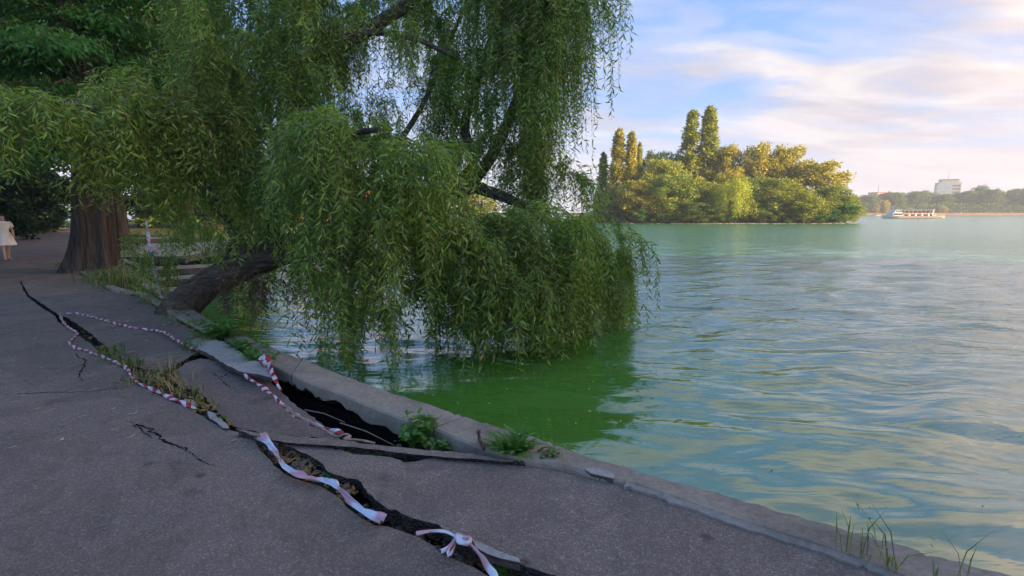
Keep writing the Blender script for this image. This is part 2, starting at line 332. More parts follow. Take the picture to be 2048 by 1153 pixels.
# ------------------------------------------------------------------ water
def build_water():
    r = [1.6]
    while r[-1] < 4000: r.append(r[-1] * (1 + min(0.12, 0.0068 + 0.0068 * max(0, (r[-1] - 14) / 30))))
    r = np.array(r)
    th = np.concatenate([np.linspace(-100, -52, 30, endpoint=False), np.linspace(-52, 52, 600), np.linspace(53, 100, 30)]); th = np.radians(th)
    RR, TT = np.meshgrid(r, th, indexing='ij'); X = RR * np.sin(TT); Y = RR * np.cos(TT); Z = np.zeros_like(X)
    q = np.random.default_rng(5)
    spacing = np.gradient(r)[:, None]
    amp_mod = 0.20 + 0.95 / (1 + np.exp(-(X * 1.0 + (Y - 6) * 0.30 - 1.5) * 0.75))
    base = R(97)                                      # crests run across the view, slightly falling to the right
    for lam in np.geomspace(0.26, 2.3, 60):
        a = base + q.normal(0, 0.40); k = 2 * math.pi / lam; ph = q.uniform(0, 6.28)
        A = 0.0054 * lam * q.uniform(0.5, 1.25)
        fade = np.clip((lam / spacing - 3.0) / 4.0, 0, 1)
        wob = 0.35 * np.sin(X * 0.6 + ph) + 0.3 * np.sin(Y * 0.45 + 2 * ph)
        s = np.sin(k * (X * math.cos(a) + Y * math.sin(a)) + ph + wob * 0.8)
        env = 0.6 + 0.4 * np.sin(0.35 * X / lam ** 0.5 + 0.22 * Y + 3 * ph)
        Z += A * fade * (s + 0.25 * s * np.abs(s)) * env
    Z = WZ + Z * amp_mod
    n, mth = X.shape; V = np.stack([X, Y, Z], -1).reshape(-1, 3)
    i = np.arange(n - 1)[:, None] * mth + np.arange(mth - 1)[None]
    idx = np.stack([i, i + 1, i + mth + 1, i + mth], -1).reshape(-1)
    m = bpy.data.meshes.new('lake_water'); m.vertices.add(len(V)); m.vertices.foreach_set('co', V.astype(np.float32).ravel())
    nf = len(idx) // 4; m.loops.add(len(idx)); m.loops.foreach_set('vertex_index', idx.astype(np.int32)[...]); m.polygons.add(nf)
    m.polygons.foreach_set('loop_start', np.arange(0, nf * 4, 4, dtype=np.int32)); m.polygons.foreach_set('loop_total', np.full(nf, 4, dtype=np.int32))
    m.polygons.foreach_set('use_smooth', np.ones(nf, dtype=bool)); m.materials.append(M['water']); m.update(calc_edges=True); m.flip_normals()
    tag(link(bpy.data.objects.new('lake_water', m)), 'green algae-tinted lake water with long low ripples', kind='structure')
build_water()

# ------------------------------------------------------------------ slabs: path, broken pieces
def jag(poly, step, amp, closed=True, seed=0):
    q = np.random.default_rng(seed); out_ = []
    n = len(poly)
    for i in range(n if closed else n - 1):
        a = np.asarray(poly[i][:2], float); b = np.asarray(poly[(i + 1) % n][:2], float); L = np.linalg.norm(b - a); k = max(1, min(60, int(L / step)))
        nv = np.array([-(b - a)[1], (b - a)[0]]) / (L + 1e-9)
        for j in range(k):
            t = j / k; o = q.normal(0, amp) if j else q.normal(0, amp * 0.5)
            out_.append(a + (b - a) * t + nv * np.clip(o, -2.2 * amp, 2.2 * amp))
    return out_
def slab(name, poly, zf, thick, mats, parent=None, step=0.05, amp=0.008, seed=0, cuts=0, under=0.02):
    """poly: world xy; zf(x,y) height of the top; broken sides"""
    q = np.random.default_rng(seed + 99)
    f = zf if callable(zf) else (lambda x, y: zf)
    pts = jag(poly, step, amp, seed=seed) if amp else [np.asarray(p[:2]) for p in poly]
    c = np.mean(pts, axis=0)
    bm = bmesh.new(); top = [bm.verts.new((p[0], p[1], 0)) for p in pts]
    face = bm.faces.new(top); face.normal_update()
    if face.normal.z < 0: face.normal_flip(); top = list(face.verts)
    loop = [v.co.copy() for v in top]
    r = bmesh.ops.triangulate(bm, faces=[face])
    if cuts: bmesh.ops.subdivide_edges(bm, edges=[e for e in bm.edges if not e.is_boundary], cuts=cuts, use_grid_fill=True)
    for v in bm.verts: v.co.z = f(v.co.x, v.co.y)
    n = len(loop); nrm = []
    for i in range(n):
        d = loop[(i + 1) % n] - loop[i - 1]; nn = Vector((-d.y, d.x, 0)); nn.normalize(); nrm.append(nn)
    rings = []
    for k, fr in enumerate((0.0, 0.45, 1.0)):
        ring = []
        for i, p in enumerate(loop):
            o = 0 if k == 0 else under * (0.3 + q.random()) * (1 if k == 2 else 0.5)
            pp = p + nrm[i] * o; ring.append(bm.verts.new((pp.x, pp.y, f(p.x, p.y) - thick * fr * (1 if k < 2 else 0.85 + 0.3 * q.random()))))
        rings.append(ring)
    for a, b in ((rings[0], rings[1]), (rings[1], rings[2])):
        for i in range(n):
            j = (i + 1) % n
            ff = bm.faces.new((a[i], b[i], b[j], a[j])); ff.material_index = 1
    return bm_obj(name, bm, mats, parent)
AS = [M['asphalt_slab'], M['broken']]
gx = lambda L, z=0.0: [G(a, b, z)[:2] for a, b in L]

CRACK_L = [(1150, 1235), (1060, 1187), (980, 1151), (949, 1136), (917, 1123), (883, 1111), (864, 1092), (839, 1075), (817, 1067), (774, 1053), (749, 1051), (717, 1032), (692, 1014), (667, 989), (642, 973), (617, 967), (586, 957), (567, 948), (542, 923), (521, 901), (511, 879), (480, 865), (455, 860), (433, 849), (405, 832), (388, 821), (352, 805), (319, 791), (277, 771), (266, 759), (258, 742), (222, 722), (200, 706), (178, 686), (150, 667), (133, 655), (117, 645), (111, 633), (83, 615), (55, 594), (47, 582), (40, 562)]
KERB_IN = [(152, 546), (183, 561), (212, 579), (244, 588), (270, 592), (293, 603), (330, 626), (354, 640), (395, 661), (412, 671)]
crackL = gx(CRACK_L)
left_poly = [(-6, -14), (2.2, -6), (0.75, 0.6), (0.42, 1.35)] + crackL + gx([(100, 553), (150, 542), (168, 530)]) + [(-14.6, 17.8), (-20, 26), (-32, 41), (-40, 52), (-47, 56)] + [(-40, 44.0), (-29.5, 27), (-24, 18), (-20, 6), (-16, -14)]
path = slab('path', left_poly, 0.0, 0.09, [M['asphalt'], M['broken']], None, 0.07, 0.007, seed=3)
tag(path, 'cracked grey asphalt lakeside path', kind='structure')
# far slab sinking towards the crack
P0, P1 = G(100, 555), G(330, 735)
ax = (P1 - P0)[:2]; axl = np.linalg.norm(ax); ax = ax / axl
def z_far(x, y): t = ((x - P0[0]) * ax[0] + (y - P0[1]) * ax[1]) / axl; return -0.004 - 0.055 * max(0, min(1.2, t)) ** 1.3
S1 = [(41, 559.5), (58, 591), (88, 610.5), (114, 628), (133, 635), (166, 656), (189, 675), (214, 694), (232, 708), (252, 722), (275, 735), (310, 741), (336, 741), (355, 728), (375, 717), (398, 704), (380, 694), (368, 684), (385, 676), (408, 670)] + KERB_IN[::-1][1:] + [(151, 540.5), (100, 551)]
tag(slab('asphalt_slab', gx(S1, z_far), z_far, 0.10, AS, path, 0.05, 0.008, seed=11, cuts=2), 'long sunken asphalt slab beside the thin kerb')
z_mid = lambda x, y: -0.055 - 0.045 * max(0, (x + 3.3)) + 0.012 * (y - 4)
S2 = [(344, 760), (358, 774), (388, 780), (411, 793), (419, 810), (444, 832), (466, 852), (480, 858), (530, 866), (583, 872), (640, 877), (682, 880), (666, 866), (644, 848), (614, 824), (577, 800), (561, 781), (541, 766), (511, 757), (478, 749), (455, 738), (430, 722), (402, 717), (378, 724), (358, 736), (340, 749)]
tag(slab('asphalt_slab', gx(S2, z_mid), z_mid, 0.10, AS, path, 0.05, 0.008, seed=12, cuts=2), 'tilted asphalt slab sagging into the open cavity')
def z_near(x, y): return 0.015 - 0.03 * math.exp(-((x - 0.0) ** 2 + (y - 3.2) ** 2) / 0.5)
S4 = [(1330, 1235), (1200, 1188), (1108, 1151), (1074, 1139), (1036, 1128), (980, 1108), (949, 1093), (917, 1080), (892, 1065), (877, 1049), (824, 1037), (780, 1018), (749, 999), (727, 974), (714, 958), (680, 952), (655, 943), (649, 930), (620, 912), (580, 894), (566, 888), (630, 892), (682, 899), (705, 909), (755, 912), (780, 915), (808, 926), (833, 924), (867, 916), (933, 923), (1005, 926), (1060, 922), (1115, 927), (1160, 940), (1200, 956), (1240, 970), (1253, 975), (1334, 1002), (1400, 1024), (1501, 1059), (1602, 1093), (1678, 1116), (1777, 1152), (1895, 1200), (2040, 1265)]
s4 = [(3.2, -5), (1.1, 0.3), (0.62, 1.3)] + gx(S4, z_near) + [(3.0, 0.4), (6.5, -3.5), (10, -8)]
tag(slab('asphalt_slab', s4, z_near, 0.11, AS, path, 0.04, 0.006, seed=13, cuts=1, under=0.035), 'large near asphalt slab between the wide crack and the stone edge')
RIDGE = [(470, 857), (511, 864), (583, 873), (683, 880), (749, 890), (839, 899), (942, 907), (992, 917), (1052, 921), (1005, 924), (949, 918), (871, 913), (792, 905), (699, 894), (600, 888), (545, 881), (500, 870)]
z_rid = lambda x, y: 0.045 - 0.028 * max(0.0, min(1.0, (x + 1.2) / 1.2))
tag(slab('asphalt_ridge', gx(RIDGE, z_rid), z_rid, 0.045, [M['asphalt_slab'], M['broken']], path, 0.05, 0.005, seed=14, under=0.05), 'raised lip of asphalt with a dark gap beneath')
CS = [(367, 682), (408, 673), (450, 686), (472, 699), (494, 715), (522, 727), (538, 737), (546, 756), (516, 749), (478, 743), (455, 732), (430, 715), (394, 696)]
z_cs = lambda x, y: 0.035
slab_c = slab('concrete_slab', gx(CS, z_cs), z_cs, 0.06, [M['concrete'], M['wallbody']], None, 0.07, 0.006, seed=15)
tag(slab_c, 'pale broken concrete plate overhanging the cavity beside the edge wall', 'concrete slab')
def chunk(pp, zt, h, m, label, seed):
    o = slab('concrete_chunk', gx(pp, zt), zt, h, [m, M['wallbody']], None, 0.05, 0.006, seed=seed); tag(o, label, 'concrete chunk')
chunk([(1168, 938), (1200, 936), (1228, 946), (1228, 958), (1205, 953), (1180, 947)], 0.042, 0.04, M['concrete'], 'small broken kerb chunk lying against the stone edge wall', 21)
chunk([(945, 1077), (975, 1090), (1036, 1117), (1040, 1127), (1000, 1116), (952, 1096)], 0.045, 0.05, M['concrete'], 'flat pale concrete shard on the near lip of the wide crack', 22)
chunk([(414, 822), (428, 826), (447, 842), (459, 857), (447, 856), (428, 842), (416, 832)], 0.02, 0.07, M['concrete'], 'narrow pale concrete shard where the cracks meet', 23)
chunk([(367, 798), (388, 800), (396, 812), (385, 819), (368, 808)], -0.01, 0.05, M['coping'], 'grey concrete lump in the soil of the crack', 24)
chunk([(505, 868), (530, 874), (560, 884), (556, 889), (528, 884), (508, 877)], 0.02, 0.05, M['concrete'], 'thin pale sliver of concrete along the raised lip', 25)
# fine cracks
def crack(name, pts, wd, seed, label=None):
    q = np.random.default_rng(seed); p = np.array([G(*a)[:2] for a in pts]); L = []
    line = []
    for a, b in zip(p[:-1], p[1:]):
        k = max(2, int(np.linalg.norm(b - a) / 0.03))
        for j in range(k): line.append(a + (b - a) * j / k + q.normal(0, 0.008, 2))
    line.append(p[-1]); line = np.array(line); n = len(line)
    V = []; F = []
    for i in range(n):
        t = i / (n - 1); d = line[min(i + 1, n - 1)] - line[max(i - 1, 0)]; d = d / (np.linalg.norm(d) + 1e-9); nn = np.array([-d[1], d[0]]); ww = wd * (0.35 + q.random()) * min(1, 5 * t, 5 * (1 - t) + 0.02)
        V += [(*(line[i] + nn * ww), 0.004), (*(line[i] - nn * ww), 0.004)]
    for i in range(n - 1): F.append((2 * i, 2 * i + 1, 2 * i + 3, 2 * i + 2))
    mesh_obj(name, V, F, M['dirt_shade'], path)
crack('fine_crack', [(250, 841), (272, 850), (300, 858), (322, 878), (345, 890), (374, 901)], 0.008, 1)
crack('fine_crack', [(150, 703), (155, 715), (172, 722), (165, 738), (158, 752), (166, 765)], 0.006, 2)
crack('fine_crack', [(262, 848), (290, 866), (310, 880)], 0.004, 4)
for i, L in enumerate([[(420, 745), (440, 758), (452, 772), (470, 778)], [(440, 758), (455, 748), (468, 742)], [(94, 607), (120, 603), (150, 598)], [(345, 890), (380, 905), (400, 925), (440, 936)], [(150, 598), (210, 594), (262, 590)]]): crack('fine_crack', L, 0.004 if i > 1 else 0.006, 60 + i)
crack('fine_crack', [(0, 790), (90, 786), (180, 784), (268, 772)], 0.004, 5)
# soil under it all
def in_poly(pts, poly):
    poly = np.asarray(poly); x, y = pts[:, 0], pts[:, 1]; c = np.zeros(len(pts), bool); j = len(poly) - 1
    for i in range(len(poly)):
        xi, yi = poly[i][:2]; xj, yj = poly[j][:2]
        c ^= ((yi > y) != (yj > y)) & (x < (xj - xi) * (y - yi) / (yj - yi + 1e-12) + xi); j = i
    return c
def vnoise(x, y, s, seed):
    q = np.random.default_rng(seed); g = q.random((64, 64)); u = (x * s) % 64; v = (y * s) % 64; i = u.astype(int); j = v.astype(int); a = u - i; b = v - j
    a = a * a * (3 - 2 * a); b = b * b * (3 - 2 * b); i1 = (i + 1) % 64; j1 = (j + 1) % 64
    return (g[i % 64, j % 64] * (1 - a) * (1 - b) + g[i1, j % 64] * a * (1 - b) + g[i % 64, j1] * (1 - a) * b + g[i1, j1] * a * b)
COP = [((238, 546), (262, 537)), ((268, 560), (286, 551)), ((325, 598), (345, 589)), ((385, 638), (405, 629)), ((440, 670), (466, 659)), ((490, 701), (515, 680)), ((541, 727), (564, 700)), ((583, 749), (605, 716)), ((616, 765), (645, 733)), ((661, 781), (700, 753)), ((727, 808), (775, 780)), ((813, 841), (870, 810)), ((867, 857), (930, 830)), ((917, 878), (985, 847)), ((980, 902), (1060, 868)), ((1056, 920), (1120, 889)), ((1119, 930), (1180, 910)), ((1200, 954), (1247, 929)), ((1253, 966), (1310, 951)), ((1334, 992), (1400, 974)), ((1431, 1027), (1500, 1003)), ((1540, 1063), (1610, 1034)), ((1678, 1107), (1760, 1076)), ((1777, 1145), (1880, 1110)), ((1900, 1192), (2033, 1153)), ((2060, 1257), (2250, 1218))]
inner = np.array([G(*a, 0.03)[:2] for a, b in COP]); outer = np.array([G(*b, 0.03)[:2] for a, b in COP])
inner = np.vstack([inner, [(4.1, 0.6), (8, -2.5), (14, -7)]]); outer = np.vstack([outer, [(4.3, 0.95), (8.2, -2.15), (14.2, -6.65)]])
inner = np.vstack([[(-13.0, 16.3), (-11.9, 14.9)], inner]); outer = np.vstack([[(-12.6, 16.5), (-11.5, 15.2)], outer])
hole = np.array(gx([(545, 760), (565, 790), (600, 815), (650, 858), (690, 885), (760, 893), (900, 905), (1000, 915), (980, 902), (867, 857), (727, 808), (616, 765), (560, 735)]))
d1 = np.array(gx([(521, 880), (568, 886), (620, 910), (652, 938), (690, 958), (720, 985), (690, 1010), (640, 975), (586, 957), (542, 923)], -0.05))
d2 = np.array(gx([(150, 655), (200, 690), (245, 715), (280, 735), (340, 742), (352, 765), (392, 780), (415, 800), (440, 830), (465, 855), (450, 862), (405, 832), (319, 791), (266, 759), (222, 722), (178, 686)], -0.04))
d3 = np.array(gx([(412, 668), (450, 675), (500, 705), (540, 735), (520, 728), (470, 700), (440, 684)], 0.0))
d4 = np.array(gx([(780, 880), (900, 885), (985, 908), (1060, 925), (985, 925), (860, 910), (790, 900)], -0.1))
def build_soil():
    xs = np.arange(-13.5, 3.4, 0.045); ys = np.arange(1.2, 14.6, 0.045); X, Y = np.meshgrid(xs, ys, indexing='ij'); pts = np.stack([X.ravel(), Y.ravel()], -1)
    keep = in_poly(pts, np.vstack([inner[3:-3], [(3, 1.2), (0.2, 1.2)], crackL[2:]] ) )
    z = np.full(len(pts), -0.17); z[in_poly(pts, d1)] = -0.05; z[in_poly(pts, d2)] = -0.045; z[in_poly(pts, d3)] = 0.0; z[in_poly(pts, hole)] = -1.1; z[in_poly(pts, d4)] = -0.14
    Z = z.reshape(X.shape)
    for _ in range(2):
        Zp = np.pad(Z, 1, mode='edge'); Z = (Zp[:-2, 1:-1] + Zp[2:, 1:-1] + Zp[1:-1, :-2] + Zp[1:-1, 2:] + 2 * Z) / 6
    Z = Z + 0.05 * (vnoise(X, Y, 6, 1) - 0.5) + 0.03 * (vnoise(X, Y, 17, 2) - 0.5)
    K = keep.reshape(X.shape); Kp = np.pad(K, 1); near = K | Kp[:-2, 1:-1] | Kp[2:, 1:-1] | Kp[1:-1, :-2] | Kp[1:-1, 2:]
    Z = np.where(K, Z, np.minimum(Z, -0.2))
    V = np.stack([X, Y, Z], -1).reshape(-1, 3); ny = X.shape[1]
    F = []; ok = near
    ii, jj = np.nonzero(ok[:-1, :-1] & ok[1:, :-1] & ok[:-1, 1:] & ok[1:, 1:])
    a = ii * ny + jj; F = np.stack([a, a + ny, a + ny + 1, a + 1], -1)
    used = np.unique(F); rm = np.full(len(V), -1); rm[used] = np.arange(len(used))
    o = mesh_obj('soil', V[used], rm[F], M['soil'], None, True); tag(o, 'bare soil and litter under the broken path', kind='structure')
build_soil()

def rubble():
    q = np.random.default_rng(8); V = []
    box = np.array([(x, y, z) for z in (-1, 1) for y in (-1, 1) for x in (-1, 1)], float) * 0.58
    regs = [(d1, -0.045, 130), (d2, -0.035, 170), (np.array(gx([(670, 985), (720, 1000), (780, 1030), (880, 1065), (960, 1110), (1050, 1150), (990, 1150), (880, 1105), (830, 1070), (740, 1045)], -0.1)), -0.125, 170), (np.array(gx([(60, 592), (120, 628), (170, 665), (200, 695), (150, 665), (110, 632)], -0.1)), -0.12, 60), (d4, -0.12, 60)]
    for poly, z, n in regs:
        lo, hi = poly.min(0)[:2], poly.max(0)[:2]; k = 0
        while k < n:
            p = q.uniform(lo, hi)
            if not in_poly(p[None], poly)[0]: k += 0.05; continue
            r = 0.008 + 0.028 * q.random() ** 3; M3 = np.linalg.qr(q.normal(size=(3, 3)))[0]
            V.append((box + q.normal(0, 0.16, (8, 3))) @ M3 * r * np.array([1.2, 1, 0.7]) + [*p, z + q.uniform(0, 0.02)]); k += 1
    me = quads_mesh('crack_rubble', np.concatenate(V), 8, [(0, 2, 3, 1), (4, 5, 7, 6), (0, 1, 5, 4), (2, 6, 7, 3), (0, 4, 6, 2), (1, 3, 7, 5)], M['asphalt'])
    tag(link(bpy.data.objects.new('crack_rubble', me)), 'crumbled asphalt rubble lying in the open cracks', kind='stuff')
rubble()

# ------------------------------------------------------------------ embankment wall
wall = empty('embankment_wall', (0, 0, 0), label='weathered concrete lake edge wall curving along the broken path', cat='wall')
def ring_line(a, n=4):
    return smooth_line(np.c_[a, np.zeros(len(a))], n)[:, :2]
def coping_block(i0, i1, seed):
    q = np.random.default_rng(seed); a = inner[i0:i1 + 1]; b = outer[i0:i1 + 1]
    A = smooth_line(np.c_[a, np.zeros(len(a))], 6)[:, :2]; B = smooth_line(np.c_[b, np.zeros(len(b))], 6)[:, :2]
    A[0] += (A[1] - A[0]) * 0.12; B[0] += (B[1] - B[0]) * 0.12; A[-1] -= (A[-1] - A[-2]) * 0.12; B[-1] -= (B[-1] - B[-2]) * 0.12
    n = len(A); V = []; F = []; tilt = q.normal(0, 0.006)
    for i in range(n):
        d = unit(B[i] - A[i]); wob = q.normal(0, 0.004); ch = abs(q.normal(0, 0.006))
        bot = -0.07 - 0.11 * vnoise(np.array([A[i][0]]), np.array([A[i][1]]), 3.1, 6)[0] - 0.05 * q.random()
        prof = [(A[i] + d * 0.012, 0.03 + tilt), (B[i] - d * 0.014 + d * wob, 0.022 + tilt - ch), (B[i] + d * (wob + 0.004), 0.004 - ch), (B[i] + d * 0.004, -0.28), (B[i] - d * 0.03, -0.30), (A[i] + d * (0.05 + 0.05 * q.random()), bot), (A[i] + d * q.normal(0, 0.004), bot + 0.05), (A[i], 0.016 + tilt)]
        V += [(p[0], p[1], z) for p, z in prof]
    k = 8
    for i in range(n - 1):
        for j in range(k): F.append((i * k + j, i * k + (j + 1) % k, (i + 1) * k + (j + 1) % k, (i + 1) * k + j))
    F.append(tuple(range(k))[::-1]); F.append(tuple(range((n - 1) * k, n * k)))
    fm = [1 if (j in (4, 5)) else 0 for i in range(n - 1) for j in range(k)] + [1, 1]
    o = mesh_obj('coping_block', V, F, [M['coping'], M['broken']], wall, False, fm)
    bm = bmesh.new(); bm.from_mesh(o.data); bmesh.ops.recalc_face_normals(bm, faces=bm.faces); bm.to_mesh(o.data); bm.free()
joints = [0, 4, 9, 14, 19, len(inner) - 4, len(inner) - 1]
for s, (a, b) in enumerate(zip(joints[:-1], joints[1:])): coping_block(a, b, 40 + s)
def wall_body():
    A = ring_line(inner); B = ring_line(outer); V = []; F = []; n = len(A)
    for i in range(n):
        d = unit(B[i] - A[i]); V += [(*(A[i] + d * 0.16), -0.22), (*(B[i] - d * 0.012), -0.29), (*(B[i] - d * 0.0), -1.3), (*(A[i] + d * 0.1), -1.3)]
    for i in range(n - 1):
        for j in range(4): F.append((i * 4 + j, i * 4 + (j + 1) % 4, (i + 1) * 4 + (j + 1) % 4, (i + 1) * 4 + j))
    o = mesh_obj('wall_body', V, F, M['dirt_shade'], wall)  # near-black colour stands in for the shade inside the cavity
wall_body()
def edge_strip():
    L = [(1253, 966), (1334, 992), (1431, 1027), (1540, 1063), (1678, 1107), (1777, 1145), (1900, 1192), (2060, 1257)]
    a = np.array(gx(L, 0.03)); V = []; F = []; q = np.random.default_rng(3)
    A = smooth_line(np.c_[a, np.zeros(len(a))], 8)[:, :2]
    for i, p in enumerate(A):
        d = A[min(i + 1, len(A) - 1)] - A[max(i - 1, 0)]; d = d / np.linalg.norm(d); nn = np.array([d[1], -d[0]])
        if nn[1] > 0: nn = -nn
        wv = 0.032 + q.normal(0, 0.006)
        V += [(*(p - nn * 0.006), 0.034), (*(p + nn * wv), 0.026), (*(p + nn * wv), -0.1), (*(p - nn * 0.006), -0.1)]
    for i in range(len(A) - 1):
        for j in range(3): F.append((i * 4 + j, i * 4 + j + 1, i * 4 + 5 + j, i * 4 + 4 + j))
    mesh_obj('mortar_strip', V, F, M['mortar'], wall)
edge_strip()
# thin kerb beside the far slab
def thin_kerb():
    L = [(150, 541)] + [(a + 3, b - 3) for a, b in KERB_IN]
    a = np.array(gx(L, 0.02)); A = smooth_line(np.c_[a, np.zeros(len(a))], 6)[:, :2]; root = empty('path_kerb', (*A[0], 0), label='thin concrete kerb between the sunken path and the grass verge by the big trunk', cat='kerb')
    n = len(A); ss = np.linspace(0, n - 1, 8).astype(int)
    for s0, s1 in zip(ss[:-1], ss[1:]):
        V = []; F = []; q = np.random.default_rng(s0); tz = q.normal(0, 0.008)
        for i in range(s0, s1 + 1):
            d = A[min(i + 1, n - 1)] - A[max(i - 1, 0)]; d = d / np.linalg.norm(d); nn = np.array([-d[1], d[0]])
            if nn[0] < 0: nn = -nn
            p = A[i] + d * (0.012 if i == s0 else -0.012 if i == s1 else 0)
            V += [(*(p), -0.12), (*(p), 0.03 + tz), (*(p + nn * 0.012), 0.042 + tz), (*(p + nn * 0.12), 0.042 + tz), (*(p + nn * 0.13), -0.12)]
        k = 5
        for i in range(s1 - s0):
            for j in range(4): F.append((i * k + j, i * k + j + 1, (i + 1) * k + j + 1, (i + 1) * k + j))
        F.append((0, 1, 2, 3, 4)); F.append(tuple((s1 - s0) * k + j for j in (4, 3, 2, 1, 0)))
        V = np.array(V) - np.array([*A[0], 0])
        mesh_obj('kerb_stone', V, F, M['coping'], root)
    return A
kerbA = thin_kerb()

# ------------------------------------------------------------------ land
def sheet(name, poly, z, m, label, step=0.6, amp=0.02, drop=0.7, kind='structure', under=0.0):
    o = slab(name, poly, z, drop, [m, m], None, step, amp, seed=len(poly), under=under); tag(o, label, kind=kind); return o
sheet('ground', [(-90, -30), (-14, -30), (-14.5, 6), (-18.0, 14), (-22.5, 20), (-31, 36), (-48, 57), (-45, 80), (-90, 90)], -0.02, M['ground'], 'dry grass and bare earth left of the path', 0.6, 0.1)
verge = [tuple(p) for p in kerbA[::3]] + [tuple(p + (0.02, 0)) for p in inner[7:1:-1]] + [(-12.9, 16.2), (-15.6, 20.5), (-14.2, 15.5)]
sheet('verge', verge, 0.0, M['ground'], 'grassy verge between kerb and lake wall under the big tree', 0.3, 0.01)
sheet('far_left_bank', [(-15.5, 20.2), (-13.5, 18.5), (-14, 23), (-18.5, 31), (-24, 40), (-26, 58), (-18, 80), (-2, 90), (10, 108), (10, 160), (-90, 160), (-90, 90), (-44, 58), (-30, 38), (-19, 25)], -0.08, M['ground'], 'lake bank curving away behind the willow', 0.8, 0.1)
# paved quay seen between the trunk and the willow
q0 = empty('stone_quay', tuple(G(310, 500)), label='pale paved quay beyond the big trunk at the water', cat='quay')
def quay_piece(name, pp, z, th, m, seed):
    o = slab(name, gx(pp, z), z, th, [m, M['wallbody']], None, 0.3, 0.01, seed=seed); o.parent = q0; o.matrix_parent_inverse = Matrix.Translation(q0.location).inverted()
quay_piece('platform', [(235, 514), (372, 513), (430, 500), (520, 488), (440, 479), (350, 480), (255, 482)], 0.03, 0.25, M['concrete'], 51)
quay_piece('back_ledge', [(240, 480), (420, 476), (420, 472), (240, 475)], 0.25, 0.3, M['coping'], 52)
quay_piece('step', [(280, 535), (430, 528), (440, 534), (290, 542)], -0.12, 0.15, M['coping'], 53)
quay_piece('step', [(300, 556), (440, 546), (452, 551), (312, 563)], -0.2, 0.15, M['coping'], 54)
quay_piece('step', [(320, 576), (455, 566), (468, 571), (335, 584)], -0.28, 0.15, M['coping'], 55)
quay_piece('platform_edge', [(245, 518), (270, 524), (284, 534), (276, 536), (252, 527)], 0.05, 0.2, M['concrete'], 56)

# island and far shore
ISL_Y = 93
isl = [(G(1180, 448, WZ)[0], 97), (20, 93.5), (27, 92), (36, 91), (46, 91), (56, 91.5), (62, 92.5), (64.5, 95), (63, 101), (55, 112), (40, 120), (22, 118), (12, 108)]
o = sheet('island', isl, -0.30, M['sand'], 'low sandy lake island under a dense stand of trees', 0.5, 0.12, 0.5, under=-1.2)
sheet('far_shore', [(60, 400), (200, 352), (290, 350), (430, 352), (700, 330), (1400, 250), (1400, 900), (-600, 900), (-400, 420), (-100, 420)], 1.2, M['ground'], 'wooded far shore of the lake', 8, 0.4, 2.5)
fq = slab('shore_wall', [(150, 366), (200, 351), (290, 349), (430, 351), (600, 339), (600, 340.5), (430, 352.4), (290, 350.4), (200, 352.4), (150, 367.5)], 1.3, 2.2, [M['brick'], M['brick']], None, 12, 0.0, seed=2, under=0.0)
tag(fq, 'low reddish brick quay wall along the far shore', 'wall')

# ------------------------------------------------------------------ trees
def crown_mesh(name, blobs, n, leaf, q, m, droop=0.0, shell=0.55, aspect=0.6):
    """leaf clusters on the outside of many small lobes; blobs (x,y,z,rx,ry,rz)"""
    blobs = np.asarray(blobs, float); vol = (blobs[:, 3] * blobs[:, 4] + blobs[:, 4] * blobs[:, 5]); pick = q.choice(len(blobs), n, p=vol / vol.sum())
    d = unit(q.normal(size=(n, 3))); d[:, 2] = np.where((d[:, 2] < -0.35) & (q.random(n) < 0.5), -d[:, 2], d[:, 2]); rr = 1 - shell * q.random(n) ** 1.6
    c = blobs[pick, :3] + d * blobs[pick, 3:] * rr[:, None] * (1 + 0.12 * q.normal(size=(n, 1)))
    ld = unit(q.normal(size=(n, 3)) + d * 0.8 + np.array([0, 0, -droop])); nn = unit(d + 0.7 * q.normal(size=(n, 3)))
    L = leaf * q.uniform(0.6, 1.35, n); V = leaf_verts(c, ld, nn, L, L * aspect * q.uniform(0.7, 1.2, n))
    return quads_mesh(name, V, 4, LEAF_F, m)
def lobes(q, n, H, Wd, base, shape='round'):
    B = []
    for _ in range(n):
        t = q.random()
        if shape == 'round':
            z = base + (H - base) * (0.08 + 0.84 * t); r = Wd / 2 * math.sqrt(max(0.05, 1 - ((z - base - (H - base) * 0.45) / ((H - base) * 0.58)) ** 2))
            a = q.uniform(0, 6.28); rad = r * math.sqrt(q.random()) * q.uniform(0.75, 1.02); s = Wd * q.uniform(0.05, 0.135); B.append((rad * math.cos(a), rad * math.sin(a), z, s, s, s * 0.95))
        elif shape == 'poplar':
            z = base + (H - base) * t; r = Wd / 2 * (math.sin(math.pi * (0.12 + 0.86 * t) ** 0.8)) ** 0.8; a = q.uniform(0, 6.28); rad = r * 0.65 * math.sqrt(q.random()); s = Wd * q.uniform(0.04, 0.12)
            B.append((rad * math.cos(a), rad * math.sin(a), z, s, s, s * 2.1))
        else:                                           # weeping
            z = base + (H - base) * (0.25 + 0.7 * t); r = Wd / 2 * (1 - 0.55 * max(0, (t - 0.4)) ** 1.2); a = q.uniform(0, 6.28); rad = r * (0.45 + 0.5 * q.random()); s = Wd * q.uniform(0.07, 0.12)
            B.append((rad * math.cos(a), rad * math.sin(a), z, s, s, s * 2.4))
    return B
